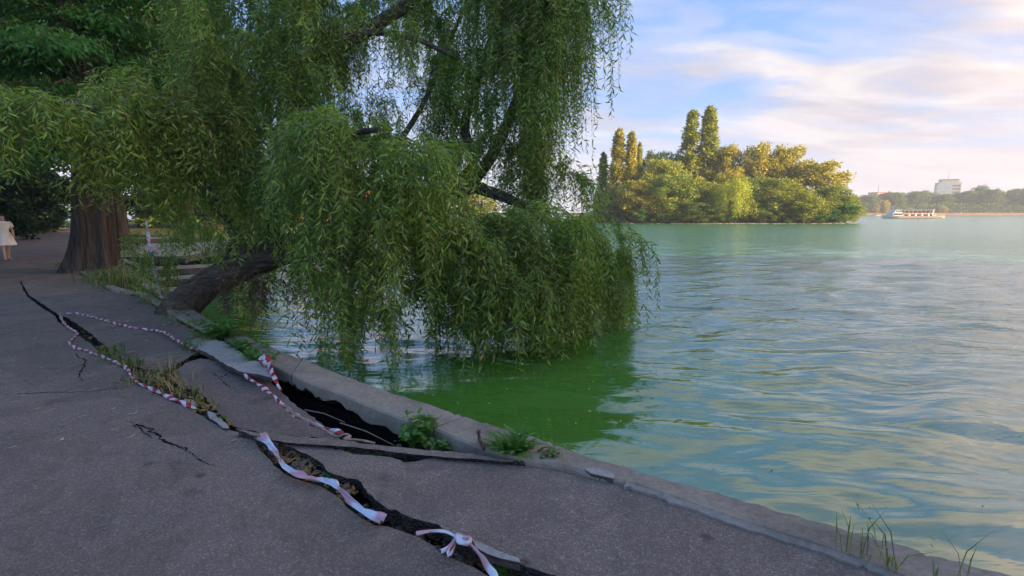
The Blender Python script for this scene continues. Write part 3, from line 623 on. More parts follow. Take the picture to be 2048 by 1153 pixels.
def trunk_mesh(name, H, r, q, forks=4, spread=2.0):
    parts = [tube([(0, 0, -0.3), (0.05, 0, H * 0.2), (0.1 * q.normal(), 0.1, H * 0.5), (0.2 * q.normal(), 0.1, H * 0.85)], [r * 1.4, r, r * 0.7, r * 0.2], 8)]
    for i in range(forks):
        a = q.uniform(0, 6.28); z = H * q.uniform(0.25, 0.5); e = spread * q.uniform(0.6, 1.1)
        parts.append(tube([(0.05, 0, z), (e * 0.5 * math.cos(a), e * 0.5 * math.sin(a), z + H * 0.14), (e * math.cos(a), e * math.sin(a), z + H * 0.25)], [r * 0.5, r * 0.35, r * 0.12], 6))
    V, F = merge(parts); m = bpy.data.meshes.new(name); m.from_pydata([tuple(v) for v in V], [], F); m.materials.append(M['trunk']); return m
VAR = {}
q = np.random.default_rng(21)
VAR['round'] = [(crown_mesh('crown', lobes(q, 150, 12, 10, 0.0), 17000, 0.38, q, M['tree']), trunk_mesh('trunk', 11, 0.22, q, 5, 3)) for _ in range(4)]
VAR['poplar'] = [(crown_mesh('crown', lobes(q, 230, 20, 4, 0.4, 'poplar'), 11000, 0.40, q, M['tree'], -0.5), trunk_mesh('trunk', 19, 0.2, q, 3, 0.8)) for _ in range(2)]
VAR['weeping'] = [(crown_mesh('crown', lobes(q, 90, 9, 8, 0.0, 'weep'), 11000, 0.34, q, M['tree'], 2.2, aspect=0.32), trunk_mesh('trunk', 8, 0.22, q, 5, 2.2)) for _ in range(1)]
VAR['shrub'] = [(crown_mesh('crown', lobes(q, 26, 3, 4, 0.0), 5200, 0.20, q, M['shrub']), trunk_mesh('trunk', 2.6, 0.06, q, 5, 0.9)) for _ in range(2)]
VAR['big'] = [(crown_mesh('crown', lobes(q, 70, 16, 11, 3.2), 26000, 0.30, q, M['shrub'], 0.5), trunk_mesh('trunk', 15, 0.32, q, 6, 4)) for _ in range(2)]
DIM = {'round': (12, 10), 'poplar': (20, 2.75), 'weeping': (9, 8), 'shrub': (3, 4), 'big': (16, 11)}
cnt = [0]
def tree(name, kind, loc, h, wd, color, label, group=None, cat='tree', rz=None):
    cnt[0] += 1; H, Wd = DIM[kind]; v = VAR[kind][cnt[0] % len(VAR[kind])]; q = np.random.default_rng(cnt[0])
    r = empty(name, tuple(loc), q.uniform(0, 6.28) if rz is None else rz, label, cat, group); r.scale = (wd / Wd, wd / Wd, h / H)
    t = link(bpy.data.objects.new('trunk' if kind != 'shrub' else 'stems', v[1]), r); c = link(bpy.data.objects.new('crown', v[0]), r); c.color = (*color, 1)
    return r
def ptree(name, kind, cx, top, wpx, Y, color, label, group=None, gz=-0.30, cat='tree'):
    b = P(cx, 0, Y); d = ray(cx, top); t = Y / d[1]; x = d[0] * t; h = CAMZ + d[2] * t - gz
    return tree(name, kind, (x, Y, gz), h, wpx / FPX * Y * 1.02, color, label, group, cat)
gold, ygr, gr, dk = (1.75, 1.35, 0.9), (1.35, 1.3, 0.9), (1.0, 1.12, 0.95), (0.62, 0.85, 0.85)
GI = 'trees on the island'
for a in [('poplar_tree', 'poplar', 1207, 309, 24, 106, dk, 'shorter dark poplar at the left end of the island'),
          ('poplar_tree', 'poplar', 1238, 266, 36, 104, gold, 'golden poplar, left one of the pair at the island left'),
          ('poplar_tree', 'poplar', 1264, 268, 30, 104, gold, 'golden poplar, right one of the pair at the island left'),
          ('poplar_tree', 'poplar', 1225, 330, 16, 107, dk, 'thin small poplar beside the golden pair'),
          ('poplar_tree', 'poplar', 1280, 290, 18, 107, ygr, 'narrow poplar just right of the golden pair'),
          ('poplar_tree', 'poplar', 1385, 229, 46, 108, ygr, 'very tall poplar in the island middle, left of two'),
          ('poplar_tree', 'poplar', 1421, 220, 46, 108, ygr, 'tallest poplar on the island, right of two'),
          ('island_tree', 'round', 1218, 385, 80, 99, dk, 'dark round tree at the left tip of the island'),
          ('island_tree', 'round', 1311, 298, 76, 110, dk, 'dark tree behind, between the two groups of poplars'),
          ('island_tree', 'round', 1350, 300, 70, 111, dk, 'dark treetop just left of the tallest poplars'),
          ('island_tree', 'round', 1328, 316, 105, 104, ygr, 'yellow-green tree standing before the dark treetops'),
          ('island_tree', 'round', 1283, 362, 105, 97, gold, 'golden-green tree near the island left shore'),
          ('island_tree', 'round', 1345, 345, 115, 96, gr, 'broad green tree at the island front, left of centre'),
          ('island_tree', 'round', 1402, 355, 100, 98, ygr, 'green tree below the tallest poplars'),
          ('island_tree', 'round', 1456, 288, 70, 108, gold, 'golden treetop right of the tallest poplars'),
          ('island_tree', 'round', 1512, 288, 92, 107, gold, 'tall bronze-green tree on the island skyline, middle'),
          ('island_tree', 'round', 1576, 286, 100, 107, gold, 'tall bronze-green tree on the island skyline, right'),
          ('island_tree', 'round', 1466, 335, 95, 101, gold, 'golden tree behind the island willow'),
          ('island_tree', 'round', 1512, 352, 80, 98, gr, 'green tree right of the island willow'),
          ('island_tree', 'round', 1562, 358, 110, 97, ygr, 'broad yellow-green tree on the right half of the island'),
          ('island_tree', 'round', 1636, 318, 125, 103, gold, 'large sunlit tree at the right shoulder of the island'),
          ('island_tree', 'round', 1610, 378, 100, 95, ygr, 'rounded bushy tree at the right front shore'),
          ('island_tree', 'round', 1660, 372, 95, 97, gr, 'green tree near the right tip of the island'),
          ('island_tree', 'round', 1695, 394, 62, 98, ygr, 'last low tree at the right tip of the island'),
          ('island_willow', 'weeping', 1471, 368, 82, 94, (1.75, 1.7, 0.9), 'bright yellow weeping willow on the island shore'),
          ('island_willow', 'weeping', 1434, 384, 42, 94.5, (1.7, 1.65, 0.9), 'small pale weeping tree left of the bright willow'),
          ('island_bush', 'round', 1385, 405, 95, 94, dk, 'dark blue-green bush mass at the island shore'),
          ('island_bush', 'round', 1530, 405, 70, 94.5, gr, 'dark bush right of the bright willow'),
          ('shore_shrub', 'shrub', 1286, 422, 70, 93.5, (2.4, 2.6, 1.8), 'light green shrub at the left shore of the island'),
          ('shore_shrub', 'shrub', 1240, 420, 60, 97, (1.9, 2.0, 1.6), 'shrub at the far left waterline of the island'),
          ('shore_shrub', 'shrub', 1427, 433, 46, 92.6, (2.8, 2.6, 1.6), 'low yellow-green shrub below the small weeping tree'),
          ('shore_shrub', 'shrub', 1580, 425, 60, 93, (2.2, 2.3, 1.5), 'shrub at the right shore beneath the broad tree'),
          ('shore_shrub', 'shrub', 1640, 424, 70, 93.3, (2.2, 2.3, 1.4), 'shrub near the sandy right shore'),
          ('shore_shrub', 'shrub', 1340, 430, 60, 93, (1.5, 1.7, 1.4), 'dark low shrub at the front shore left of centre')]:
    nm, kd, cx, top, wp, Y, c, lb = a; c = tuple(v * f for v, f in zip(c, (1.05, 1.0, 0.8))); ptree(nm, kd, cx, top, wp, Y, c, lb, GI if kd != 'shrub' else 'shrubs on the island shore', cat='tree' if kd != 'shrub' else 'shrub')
ORD = ['first', 'second', 'third', 'fourth', 'fifth', 'sixth', 'seventh', 'eighth', 'ninth', 'tenth', 'eleventh', 'twelfth', 'thirteenth', 'fourteenth', 'fifteenth', 'sixteenth']
q = np.random.default_rng(14)
for i in range(15):
    cx = 1205 + i * 34; ptree('island_shrub', 'shrub', cx, 408 + q.uniform(0, 14), q.uniform(50, 75), q.uniform(94.5, 97.5), (1.5 + q.uniform(0, 0.9), 1.6 + q.uniform(0, 0.7), 1.2), ORD[i] + ' bush from the left in the undergrowth along the island shore', 'undergrowth of the island', cat='shrub')
q = np.random.default_rng(4)
tops = [(1716, 392), (1738, 388), (1765, 386), (1790, 382), (1812, 384), (1838, 380), (1862, 384), (1888, 386), (1912, 384), (1938, 380), (1962, 371), (1984, 376), (2008, 380), (2034, 376), (2062, 374), (2095, 376)]
for i, (cx, tp) in enumerate(tops):
    ptree('far_shore_tree', 'round', cx, tp + 1, q.uniform(34, 46), q.uniform(366, 392), ((0.5, 0.65, 0.55), (0.75, 0.8, 0.55), (0.6, 0.72, 0.55), (0.7, 0.72, 0.5))[i % 4], ORD[i] + ' tree right of the island in the far shore row', 'far shore tree row', 1.2)
for cx, tp, wp in ((1752, 407, 18), (1770, 400, 20), (1880, 412, 26)):
    ptree('shore_tree', 'round', cx, tp, wp, 356, (2.2, 1.5, 0.8), {1752: 'small golden tree by the far shore left of the boat', 1770: 'yellowing small tree above the bow of the boat', 1880: 'low golden tree behind the stern of the boat'}[cx], None, 1.2)

def far_thicket():
    q = np.random.default_rng(17); n = 26000; x = q.uniform(140, 620, n); y = np.interp(x, [140, 200, 290, 430, 620], [372, 355, 353, 355, 342]) + q.uniform(0, 14, n); z = 1.0 + 6.5 * q.random(n) ** 1.3 * (0.7 + 0.6 * vnoise(x, y * 0, 0.13, 3))
    L = q.uniform(0.5, 1.2, n); V = leaf_verts(np.stack([x, y, z], 1), q.normal(size=(n, 3)), q.normal(size=(n, 3)) + [0, -0.8, 0.5], L, L * 0.7)
    o = link(bpy.data.objects.new('far_thicket', quads_mesh('far_thicket', V, 4, LEAF_F, M['tree']))); o.color = (0.5, 0.65, 0.55, 1); tag(o, 'hazy continuous undergrowth below the far shore trees', kind='stuff')
far_thicket()

# ------------------------------------------------------------------ far buildings
def tower():
    Y = 560.0; k = Y / FPX
    r = empty('tower_block', (P(1884, HZ, Y)[0], Y, 0), R(-14), 'cream and glass office block rising over the far trees', 'building'); r.scale = (0.92, 1, 0.985)
    H = CAMZ + (HZ - 367) * k; wl = 11.0
    wa = mesh_obj('wall', *boxvf(-wl, wl, -9, 0, 0, H), M['cream'], r)
    gw = mesh_obj('glass_wing', *boxvf(-wl - 2.5, 1.5, -10.5, -9.2, 0, H - 2.5), M['glass'], r)
    for f in range(9):
        z = H - 4.5 - f * 3.6
        for i in range(4): mesh_obj('window', *boxvf(2.6 + i * 2.05, 3.9 + i * 2.05, -9.12, -8.9, z, z + 1.8), M['dark'], wa)
        mesh_obj('spandrel', *boxvf(-wl - 2.6, 1.6, -10.62, -10.4, z - 0.9, z), M['cream'], gw)
    mesh_obj('penthouse', *boxvf(-8, 9, -8, -1, H, H + 3.0), M['cream'], r); rf = mesh_obj('roof', *boxvf(-8.6, 9.6, -8.6, -0.4, H + 3.0, H + 3.5), M['brick'], r)
    mesh_obj('mast', *tube([(2, 0, H + 4), (2, 0, H + 12)], [0.25, 0.1], 6), M['red'], rf)
tower()
def small_block():
    Y = 500.0; r = empty('distant_house', (P(1752, HZ, Y)[0], Y, 0), 0.2, 'small pale building with mast above the far trees', 'building'); H = CAMZ + (HZ - 388) * Y / FPX
    mesh_obj('wall', *boxvf(-6, 6, -5, 5, 0, H), M['cream'], r); mesh_obj('roof', *boxvf(-6.4, 6.4, -5.4, 5.4, H, H + 0.8), M['roof'], r); mesh_obj('mast', *tube([(0, 0, H), (0, 0, H + 8)], [0.3, 0.12], 6), M['red'], r)
small_block()
def orange_house():
    Y = 104.0; r = empty('orange_house', (P(640, HZ, Y)[0], Y, -0.1), 0.25, 'orange lakeside house glimpsed through the willow', 'building')
    wa = mesh_obj('wall', *boxvf(-13, 13, -5, 5, 0, 4.2), M['orange'], r)
    V = [(-14, -6, 4.2), (14, -6, 4.2), (14, 6, 4.2), (-14, 6, 4.2), (-8, 0, 8), (8, 0, 8)]
    mesh_obj('roof', V, [(0, 1, 5, 4), (1, 2, 5), (2, 3, 4, 5), (3, 0, 4), (3, 2, 1, 0)], M['roof'], r)
    for i in range(8): mesh_obj('window', *boxvf(-12 + i * 3.1, -10.4 + i * 3.1, -5.06, -4.9, 1.2, 3.2), M['dark'], wa)
orange_house()

# ------------------------------------------------------------------ boats
def big_boat():
    Y = 176.0; k = Y / FPX; x0 = P(1824, HZ, Y)[0]
    r = empty('excursion_boat', (x0, Y, WZ), 0.0, 'white double-deck excursion boat with red seats on the open lake', 'boat'); r.scale = (0.92, 0.94, 0.76)
    L = 11.2; secs = []
    for t in np.linspace(-1, 1, 15):
        x = t * L; bw = 2.3 * (1 - max(0, (-t - 0.55) / 0.45) ** 2) * (1 - 0.25 * max(0, (t - 0.7) / 0.3)) + 0.05; top = 1.15 + 0.55 * max(0, -t - 0.35) ** 1.4
        secs.append([(x, -bw, top), (x, -bw * 0.92, 0.35), (x, -bw * 0.6, -0.4), (x, bw * 0.6, -0.4), (x, bw * 0.92, 0.35), (x, bw, top)])
    V = [p for s in secs for p in s]; F = []
    for i in range(14):
        for j in range(6): F.append((i * 6 + j, i * 6 + (j + 1) % 6, (i + 1) * 6 + (j + 1) % 6, (i + 1) * 6 + j))
    F += [(0, 1, 2, 3, 4, 5), tuple(84 + j for j in (5, 4, 3, 2, 1, 0))]
    mesh_obj('hull', V, F, M['white'], r)
    mesh_obj('rubbing_strip', *boxvf(-9.5, L, -2.42, -2.3, 0.75, 0.92), M['red'], r)
    cb = mesh_obj('cabin', *boxvf(-8.4, -4.6, -1.8, 1.8, 1.1, 2.7), M['white'], r)
    for i in range(4): mesh_obj('window', *boxvf(-8.1 + i * 0.85, -7.5 + i * 0.85, -1.86, -1.7, 1.55, 2.3), M['dark'], cb)
    wh = mesh_obj('wheelhouse', [(-7.8, -1.5, 2.7), (-4.9, -1.5, 2.7), (-4.9, 1.5, 2.7), (-7.8, 1.5, 2.7), (-7.3, -1.4, 3.9), (-5.0, -1.4, 3.9), (-5.0, 1.4, 3.9), (-7.3, 1.4, 3.9)], [(3, 2, 1, 0), (4, 5, 6, 7), (0, 1, 5, 4), (1, 2, 6, 5), (2, 3, 7, 6), (3, 0, 4, 7)], M['white'], r)
    for i in range(3): mesh_obj('window', *boxvf(-7.1 + i * 0.75, -6.55 + i * 0.75, -1.52, -1.38, 3.05, 3.6), M['dark'], wh)
    mesh_obj('upper_deck', *boxvf(-4.6, 6.8, -2.0, 2.0, 2.25, 2.38), M['white'], r)
    mesh_obj('canopy', *boxvf(-4.7, 7.1, -2.05, 2.05, 3.75, 3.9), M['grey'], r)
    for i in range(8):
        for s in (-1, 1): mesh_obj('canopy_post', *tube([(-4.4 + i * 1.6, s * 1.9, 2.38), (-4.4 + i * 1.6, s * 1.9, 3.76)], [0.05, 0.05], 6), M['white'], r)
    for i in range(9): mesh_obj('seat_row', *merge([boxvf(-4.0 + i * 1.2, -3.3 + i * 1.2, -1.7, 1.7, 2.4, 2.75), boxvf(-3.4 + i * 1.2, -3.25 + i * 1.2, -1.7, 1.7, 2.7, 3.15)]), M['red'], r)
    for i in range(5): mesh_obj('deck_pillar', *boxvf(-2.6 + i * 2.4, -2.0 + i * 2.4, -1.9, -1.65, 1.1, 2.26), M['white'], r)
    for i in range(10): mesh_obj('bench', *boxvf(-4.2 + i * 1.15, -3.5 + i * 1.15, -1.4, 1.4, 1.1, 1.75), M['red'], r)
    mesh_obj('funnel', *tube([(7.3, 0, 1.1), (7.5, 0, 2.6), (8.0, 0, 4.1)], [0.7, 0.45, 0.5], 12), M['white'], r)
    mesh_obj('stern_rail', *merge([tube([(7.5, -2.1, 2.0), (11.0, -1.8, 2.0)], [0.05, 0.05], 6)] + [tube([(7.6 + i * 0.85, -2.0, 1.1), (7.6 + i * 0.85, -2.0, 2.0)], [0.04, 0.04], 6) for i in range(5)]), M['white'], r)
    mesh_obj('bow_rail', *merge([tube([(-10.9, -0.4, 2.3), (-8.6, -1.9, 2.0)], [0.05, 0.05], 6)] + [tube([(-10.9 + i * 0.75, -0.4 - i * 0.5, 1.2), (-10.9 + i * 0.75, -0.4 - i * 0.5, 2.25 - i * 0.08)], [0.04, 0.04], 6) for i in range(4)]), M['white'], r)
    mesh_obj('flag_pole', *tube([(11.0, 0, 1.1), (11.3, 0, 3.2)], [0.06, 0.04], 6), M['red'], r)
big_boat()
def small_boat():
    Y = 300.0; r = empty('small_boat', (P(1753, HZ, Y)[0], Y, WZ), 0.1, 'tiny white motorboat near the far shore left of the excursion boat', 'boat')
    V = []; 
    for t in np.linspace(-1, 1, 9):
        b = 0.9 * (1 - max(0, (-t - 0.3) / 0.7) ** 2) + 0.03; V += [(t * 2.2, -b, 0.7), (t * 2.2, -b * 0.6, -0.1), (t * 2.2, b * 0.6, -0.1), (t * 2.2, b, 0.7)]
    F = [(i * 4 + j, i * 4 + (j + 1) % 4, i * 4 + 4 + (j + 1) % 4, i * 4 + 4 + j) for i in range(8) for j in range(4)] + [(0, 1, 2, 3), (35, 34, 33, 32)]
    mesh_obj('hull', V, F, M['white'], r); mesh_obj('windscreen', [(-0.6, -0.6, 0.7), (0.0, -0.7, 0.7), (0.0, 0.7, 0.7), (-0.6, 0.6, 0.7), (0.0, -0.6, 1.3), (0.0, 0.6, 1.3)], [(0, 1, 4), (2, 3, 5), (0, 4, 5, 3), (1, 2, 5, 4), (0, 3, 2, 1)], M['dark'], r)
small_boat()

# ------------------------------------------------------------------ big trunk and feathery tree
def big_tree():
    b = G(188, 541); r = empty('bald_cypress_tree', tuple(b), 0, 'huge dark tree with fluted flaring trunk beside the path', 'tree')
    zs = np.concatenate([[-0.25, 0, 0.12, 0.3, 0.55, 0.9, 1.4, 2.0, 2.8], np.linspace(4, 15, 7)]); pts = [(-0.0 + 0.30 * (1 - math.exp(-z * 0.8)) if z > 0 else 0.0, 0, z) for z in zs]
    rad = [0.80, 0.69, 0.63, 0.57, 0.52, 0.475, 0.44, 0.41, 0.39] + list(np.linspace(0.37, 0.1, 7))
    fl = lambda t, th: 1 + (0.11 * math.sin(7 * th + 1) + 0.07 * math.sin(11 * th + 2.3) + 0.035 * math.sin(23 * th) + 0.02 * math.sin(37 * th + 9 * t)) * (1.0 if t < 0.5 else 0.5)
    V, F = tube(pts, rad, 72, fl); mesh_obj('trunk', V, F, M['bark'], r, True)
    q = np.random.default_rng(31); parts = []; C = []; D = []
    # boughs carrying flat drooping sprays
    for i in range(125):
        a = q.uniform(0, 6.28); z0 = q.uniform(2.9, 12.5); Lb = (2.2 + 4.2 * q.random()) * (1.15 - z0 / 22); d = np.array([math.cos(a), math.sin(a), 0]); p0 = np.array([0.3, 0, z0])
        pts = np.array([p0 + d * Lb * t + np.array([0, 0, 0.35 * Lb * (t - t * t * 1.35)]) for t in np.linspace(0, 1, 6)]); parts.append(tube(pts, np.linspace(0.075, 0.012, 6), 5))
        n = int(330 * Lb / 4); t = q.uniform(0.18, 1.0, n) ; side = np.cross(d, [0, 0, 1]); base = np.array([np.interp(t, np.linspace(0, 1, 6), pts[:, k]) for k in range(3)]).T
        off = q.normal(0, 0.32, n) * (1.1 - 0.5 * t) * (1 + Lb * 0.13); C.append(base + side * off[:, None] + np.array([0, 0, 1]) * (-0.22 * off ** 2 - 0.30 * q.random(n) ** 2)[:, None]); D.append(d * 0.6 + side * np.sign(off)[:, None] * 0.8 + np.array([0, 0, -0.7]) + q.normal(0, 0.35, (n, 3)))
    V, F = merge(parts); mesh_obj('boughs', V, F, M['bark'], r)
    C = np.concatenate(C); D = np.concatenate(D); C = np.repeat(C, 3, 0) + q.normal(0, 0.075, (len(C) * 3, 3)); D = np.repeat(D, 3, 0) + q.normal(0, 0.4, (len(D) * 3, 3)); n = len(C)
    Vv = leaf_verts(C, D, np.tile([0, 0, 1.0], (n, 1)) + q.normal(0, 0.45, (n, 3)), q.uniform(0.10, 0.22, n), q.uniform(0.035, 0.07, n))
    link(bpy.data.objects.new('crown', quads_mesh('crown', Vv, 4, LEAF_F, M['cypress'])), r)
big_tree()

# ------------------------------------------------------------------ the leaning willow
def willow():
    b = G(356, 620, 0.0); r = empty('weeping_willow', tuple(b), 0, 'huge weeping willow leaning from the bank, its curtains trailing in the lake', 'tree')
    org = b
    def limb(name, pl, r0, r1, seg=14, fl=None):
        pts = smooth_line([P(*a) for a in pl], 6) - org; n = len(pts); rad = np.linspace(r0, r1, n)
        f = fl or (lambda t, th: 1 + 0.05 * math.sin(5 * th + 3 * t) + 0.03 * math.sin(9 * th + 11 * t))
        V, F = tube(pts, rad, seg, f); return mesh_obj(name, V, F, M['willow_bark'], r, True)
    bark = [(300, 660, 8.3), (350, 606, 8.5), (420, 568, 8.6), (500, 530, 8.6), (580, 500, 8.7), (660, 468, 8.8), (760, 430, 9.1), (860, 400, 9.4), (945, 372, 9.6)]
    tb = smooth_line([b + [-0.25, 0.0, -0.75], b + [-0.04, 0.02, -0.1]] + [P(*a) for a in bark[2:]], 6) - org; tt = np.linspace(0, 1, len(tb)); rr_ = 0.275 - 0.125 * tt + 0.10 * np.exp(-tt * 11)
    mesh_obj('trunk', *tube(tb, rr_, 40, lambda t, th: 1 + 0.04 * math.sin(7 * th + 2 * t) + 0.03 * math.sin(13 * th + 4 * t) + 0.02 * math.sin(23 * th + 9 * t) + 0.10 * math.exp(-t * 9) * math.sin(5 * th)), M['willow_bark'], r, True)
    limb('limb', [(520, 522, 8.7), (560, 420, 9.2), (580, 270, 9.6), (604, 185, 9.8), (640, 120, 9.9), (760, 46, 10.0), (830, 0, 10.0), (930, -70, 10.2)], 0.2, 0.09)
    limb('limb', [(690, 90, 9.95), (740, 66, 9.9), (820, 75, 9.8), (870, 95, 9.7), (915, 118, 9.6)], 0.07, 0.03)
    limb('limb', [(640, 475, 8.8), (740, 360, 9.3), (840, 220, 9.9), (910, 60, 10.6), (960, -60, 10.8)], 0.07, 0.03)
    limb('limb', [(900, 385, 9.5), (945, 330, 9.8), (930, 250, 10.2), (960, 150, 10.4), (1000, 20, 10.6)], 0.13, 0.05)
    limb('limb', [(940, 372, 9.6), (990, 300, 9.6), (1040, 180, 9.6), (1070, 60, 9.7), (1090, -60, 9.8)], 0.12, 0.05)
    limb('limb', [(940, 372, 9.6), (1020, 400, 9.2), (1090, 440, 8.8), (1160, 500, 8.5)], 0.12, 0.03)
    limb('limb', [(700, 455, 8.9), (780, 470, 8.2), (880, 560, 7.6), (930, 660, 7.4), (960, 705, 7.35)], 0.08, 0.025)
    limb('limb', [(500, 525, 8.6), (430, 400, 8.3), (330, 290, 7.7), (200, 220, 7.2), (60, 205, 6.8), (-60, 220, 6.6)], 0.11, 0.03)
    limb('limb', [(560, 470, 8.9), (470, 330, 8.9), (400, 200, 8.9), (380, 80, 9.0)], 0.10, 0.03)
    limb('limb', [(600, 400, 9.2), (660, 320, 8.0), (700, 270, 7.2), (760, 260, 6.8)], 0.09, 0.03)
    limb('limb', [(440, 550, 8.6), (470, 450, 9.0), (430, 432, 9.6), (360, 428, 10.0)], 0.05, 0.02)
    q = np.random.default_rng(77)
    CV = []; CD = []; CN = []; CL = []; tw = []; DV = []; 
    def strands(cx, cy, rx, ry, Y, ry_d, n, Lm, ppl=1.2, arch=0.25, dead=False, leafL=0.132, minz=WZ + 0.01, up=0.35):
        """n hanging shoots from a mound; cx.. in photo pixels at distance Y, depth half-extent ry_d"""
        c = P(cx, cy, Y); sx_ = rx / FPX * Y; sz_ = ry / FPX * Y
        nb = max(3, int(n / 7)); per = int(n * 1.8 / nb) + 1
        for bi in range(nb * per):
            if bi % per == 0:
                d = unit(q.normal(size=3)); d[2] = abs(d[2]) if q.random() < up else d[2]; d[0] *= 1.0
                s0 = c + d * np.array([sx_, ry_d, sz_]) * q.random() ** 0.4 * q.uniform(0.85, 1.3); a0 = math.atan2(d[1], d[0]) + q.normal(0, 0.9); bl = q.uniform(0.15, 0.7); Lb = q.uniform(0.6, 1.35)
            f = q.random(); s = s0 + np.array([math.cos(a0) * bl * f, math.sin(a0) * bl * f, 0.22 * bl * (f - 1.6 * f * f)]) + q.normal(0, 0.05, 3)
            d = np.array([math.cos(a0), math.sin(a0), 0.0])
            L = Lm * Lb * q.uniform(0.45, 1.15); k = max(6, int(L / 0.034 * ppl)); t = np.linspace(0, 1, k)[:, None]
            a = math.atan2(d[1], d[0]) + q.normal(0, 0.7); o = np.array([math.cos(a), math.sin(a), 0]); e = arch * q.uniform(0.3, 1.4) * L
            p = s + o * e * (1 - (1 - t) ** 2) + np.array([0, 0, 1]) * (arch * 0.5 * L * t * (1 - t) * 1.5 - L * t ** 1.35) + o[[1, 0, 2]] * 0.04 * np.sin(5 * t + q.uniform(0, 6))
            ok = p[:, 2] > minz + 0.03 * q.random()
            if ok.sum() < 5: continue
            p = p[ok]; k = len(p); T = unit(np.gradient(p, axis=0)); ph = q.uniform(0, 6.28) + np.arange(k) * 2.4; side = np.stack([np.cos(ph), np.sin(ph), np.zeros(k)], 1)
            D = T * 0.5 + side * q.uniform(0.45, 1.25, (k, 1)) + np.array([0, 0, -0.22]) + q.normal(0, 0.34, (k, 3))
            (DV if dead else CV).append(p); CD.append(D) if not dead else DD.append(D)
            CL.append(np.full(k, leafL)) if not dead else None
            i = np.linspace(0, k - 1, 5).astype(int); tw.append(p[i])
    DD = []
    S = strands
    # low mound reaching left over the path
    S(40, 230, 90, 40, 6.7, 0.6, 70, 0.65, arch=0.6); S(150, 230, 110, 45, 7.0, 0.7, 95, 0.7, arch=0.6); S(270, 220, 80, 55, 7.4, 0.7, 85, 0.75, arch=0.55)
    S(110, 300, 130, 30, 7.2, 0.6, 22, 0.5); S(260, 310, 100, 40, 7.6, 0.7, 40, 0.6)
    S(355, 190, 70, 55, 8.0, 0.7, 75, 1.1, arch=0.4); S(390, 280, 100, 80, 8.0, 0.8, 110, 1.1)
    S(350, 370, 90, 50, 8.4, 0.8, 55, 0.7); S(450, 400, 90, 60, 8.3, 0.7, 46, 0.75)
    # upper left of the willow crown
    S(470, 40, 90, 90, 9.4, 1.0, 130, 1.5); S(560, -20, 110, 90, 9.6, 1.0, 140, 1.6); S(480, 170, 100, 90, 9.0, 0.9, 130, 1.4); S(570, 130, 80, 80, 9.2, 0.9, 100, 1.3)
    S(540, 270, 90, 70, 8.6, 0.8, 110, 1.2); S(680, -40, 100, 80, 10.2, 0.9, 85, 1.2)
    S(650, 120, 70, 60, 10.0, 0.8, 50, 1.0)
    # front mass, bright, close
    S(690, 275, 95, 45, 6.9, 0.6, 125, 1.15, arch=0.4); S(790, 300, 90, 45, 6.8, 0.6, 110, 1.2, arch=0.4); S(620, 330, 80, 50, 7.2, 0.6, 80, 1.1)
    S(740, 400, 120, 80, 6.7, 0.6, 130, 1.1); S(840, 420, 60, 70, 6.8, 0.5, 70, 1.1); S(690, 520, 60, 70, 6.8, 0.5, 62, 1.0); S(800, 520, 90, 60, 6.9, 0.5, 45, 0.8)
    S(725, 610, 40, 30, 6.7, 0.3, 26, 0.7); S(570, 400, 70, 60, 7.6, 0.5, 45, 0.9)
    # dome over the water
    S(960, 445, 90, 40, 7.6, 0.7, 130, 1.1, arch=0.5); S(1070, 450, 100, 40, 8.0, 0.8, 140, 1.1, arch=0.5); S(1135, 480, 80, 50, 8.6, 0.8, 150, 1.1, arch=0.35)
    S(1000, 540, 100, 60, 7.3, 0.6, 165, 1.0, arch=0.4); S(1110, 560, 90, 50, 7.8, 0.7, 160, 0.95, arch=0.4); S(1180, 545, 50, 60, 9.0, 0.7, 120, 1.1, arch=0.2)
    S(1040, 620, 90, 35, 7.3, 0.5, 115, 0.6, arch=0.5); S(940, 600, 60, 40, 7.3, 0.5, 50, 0.7); S(1130, 640, 50, 20, 7.5, 0.4, 45, 0.5, arch=0.7); S(1195, 600, 35, 35, 9.2, 0.5, 60, 0.8, arch=0.2); S(905, 500, 50, 60, 7.2, 0.5, 45, 0.9)
    # tall curtains at the right
    S(1000, -30, 90, 60, 9.8, 0.9, 120, 1.9, arch=0.16); S(1090, -40, 80, 60, 9.6, 0.8, 130, 2.2, arch=0.16); S(1160, -50, 50, 50, 9.5, 0.6, 46, 1.5, arch=0.25)
    S(1060, 120, 60, 90, 9.6, 0.7, 110, 1.7, arch=0.18); S(1105, 240, 35, 80, 9.5, 0.6, 56, 1.4, arch=0.25); S(950, 120, 60, 90, 10.2, 0.8, 90, 1.6, arch=0.2)
    S(1020, 300, 70, 60, 9.5, 0.7, 85, 1.3); S(940, 280, 50, 60, 10.2, 0.6, 45, 1.0); S(1110, 360, 50, 40, 9.2, 0.6, 60, 1.0, arch=0.4); S(1160, 340, 20, 25, 9.2, 0.4, 10, 0.5, arch=0.7)
    S(880, -20, 80, 50, 10.6, 0.7, 85, 1.3); S(790, 20, 100, 60, 10.4, 0.7, 70, 1.1)
    # thin sunlit gap region and the dim back
    S(760, 130, 130, 100, 10.6, 0.9, 150, 1.1, ppl=0.9, arch=0.4, leafL=0.11); S(720, 60, 90, 50, 9.4, 0.6, 50, 0.9, leafL=0.11); S(830, 250, 90, 90, 10.4, 0.8, 105, 1.0, ppl=0.9, arch=0.4, leafL=0.11); S(700, 230, 90, 60, 10.4, 0.8, 46, 1.0, ppl=0.7)
    S(480, 470, 120, 50, 9.6, 0.8, 55, 0.7); S(360, 480, 90, 50, 9.9, 0.8, 55, 0.7); S(600, 560, 80, 40, 9.0, 0.6, 34, 0.7); S(840, 600, 70, 40, 8.4, 0.6, 26, 0.6)
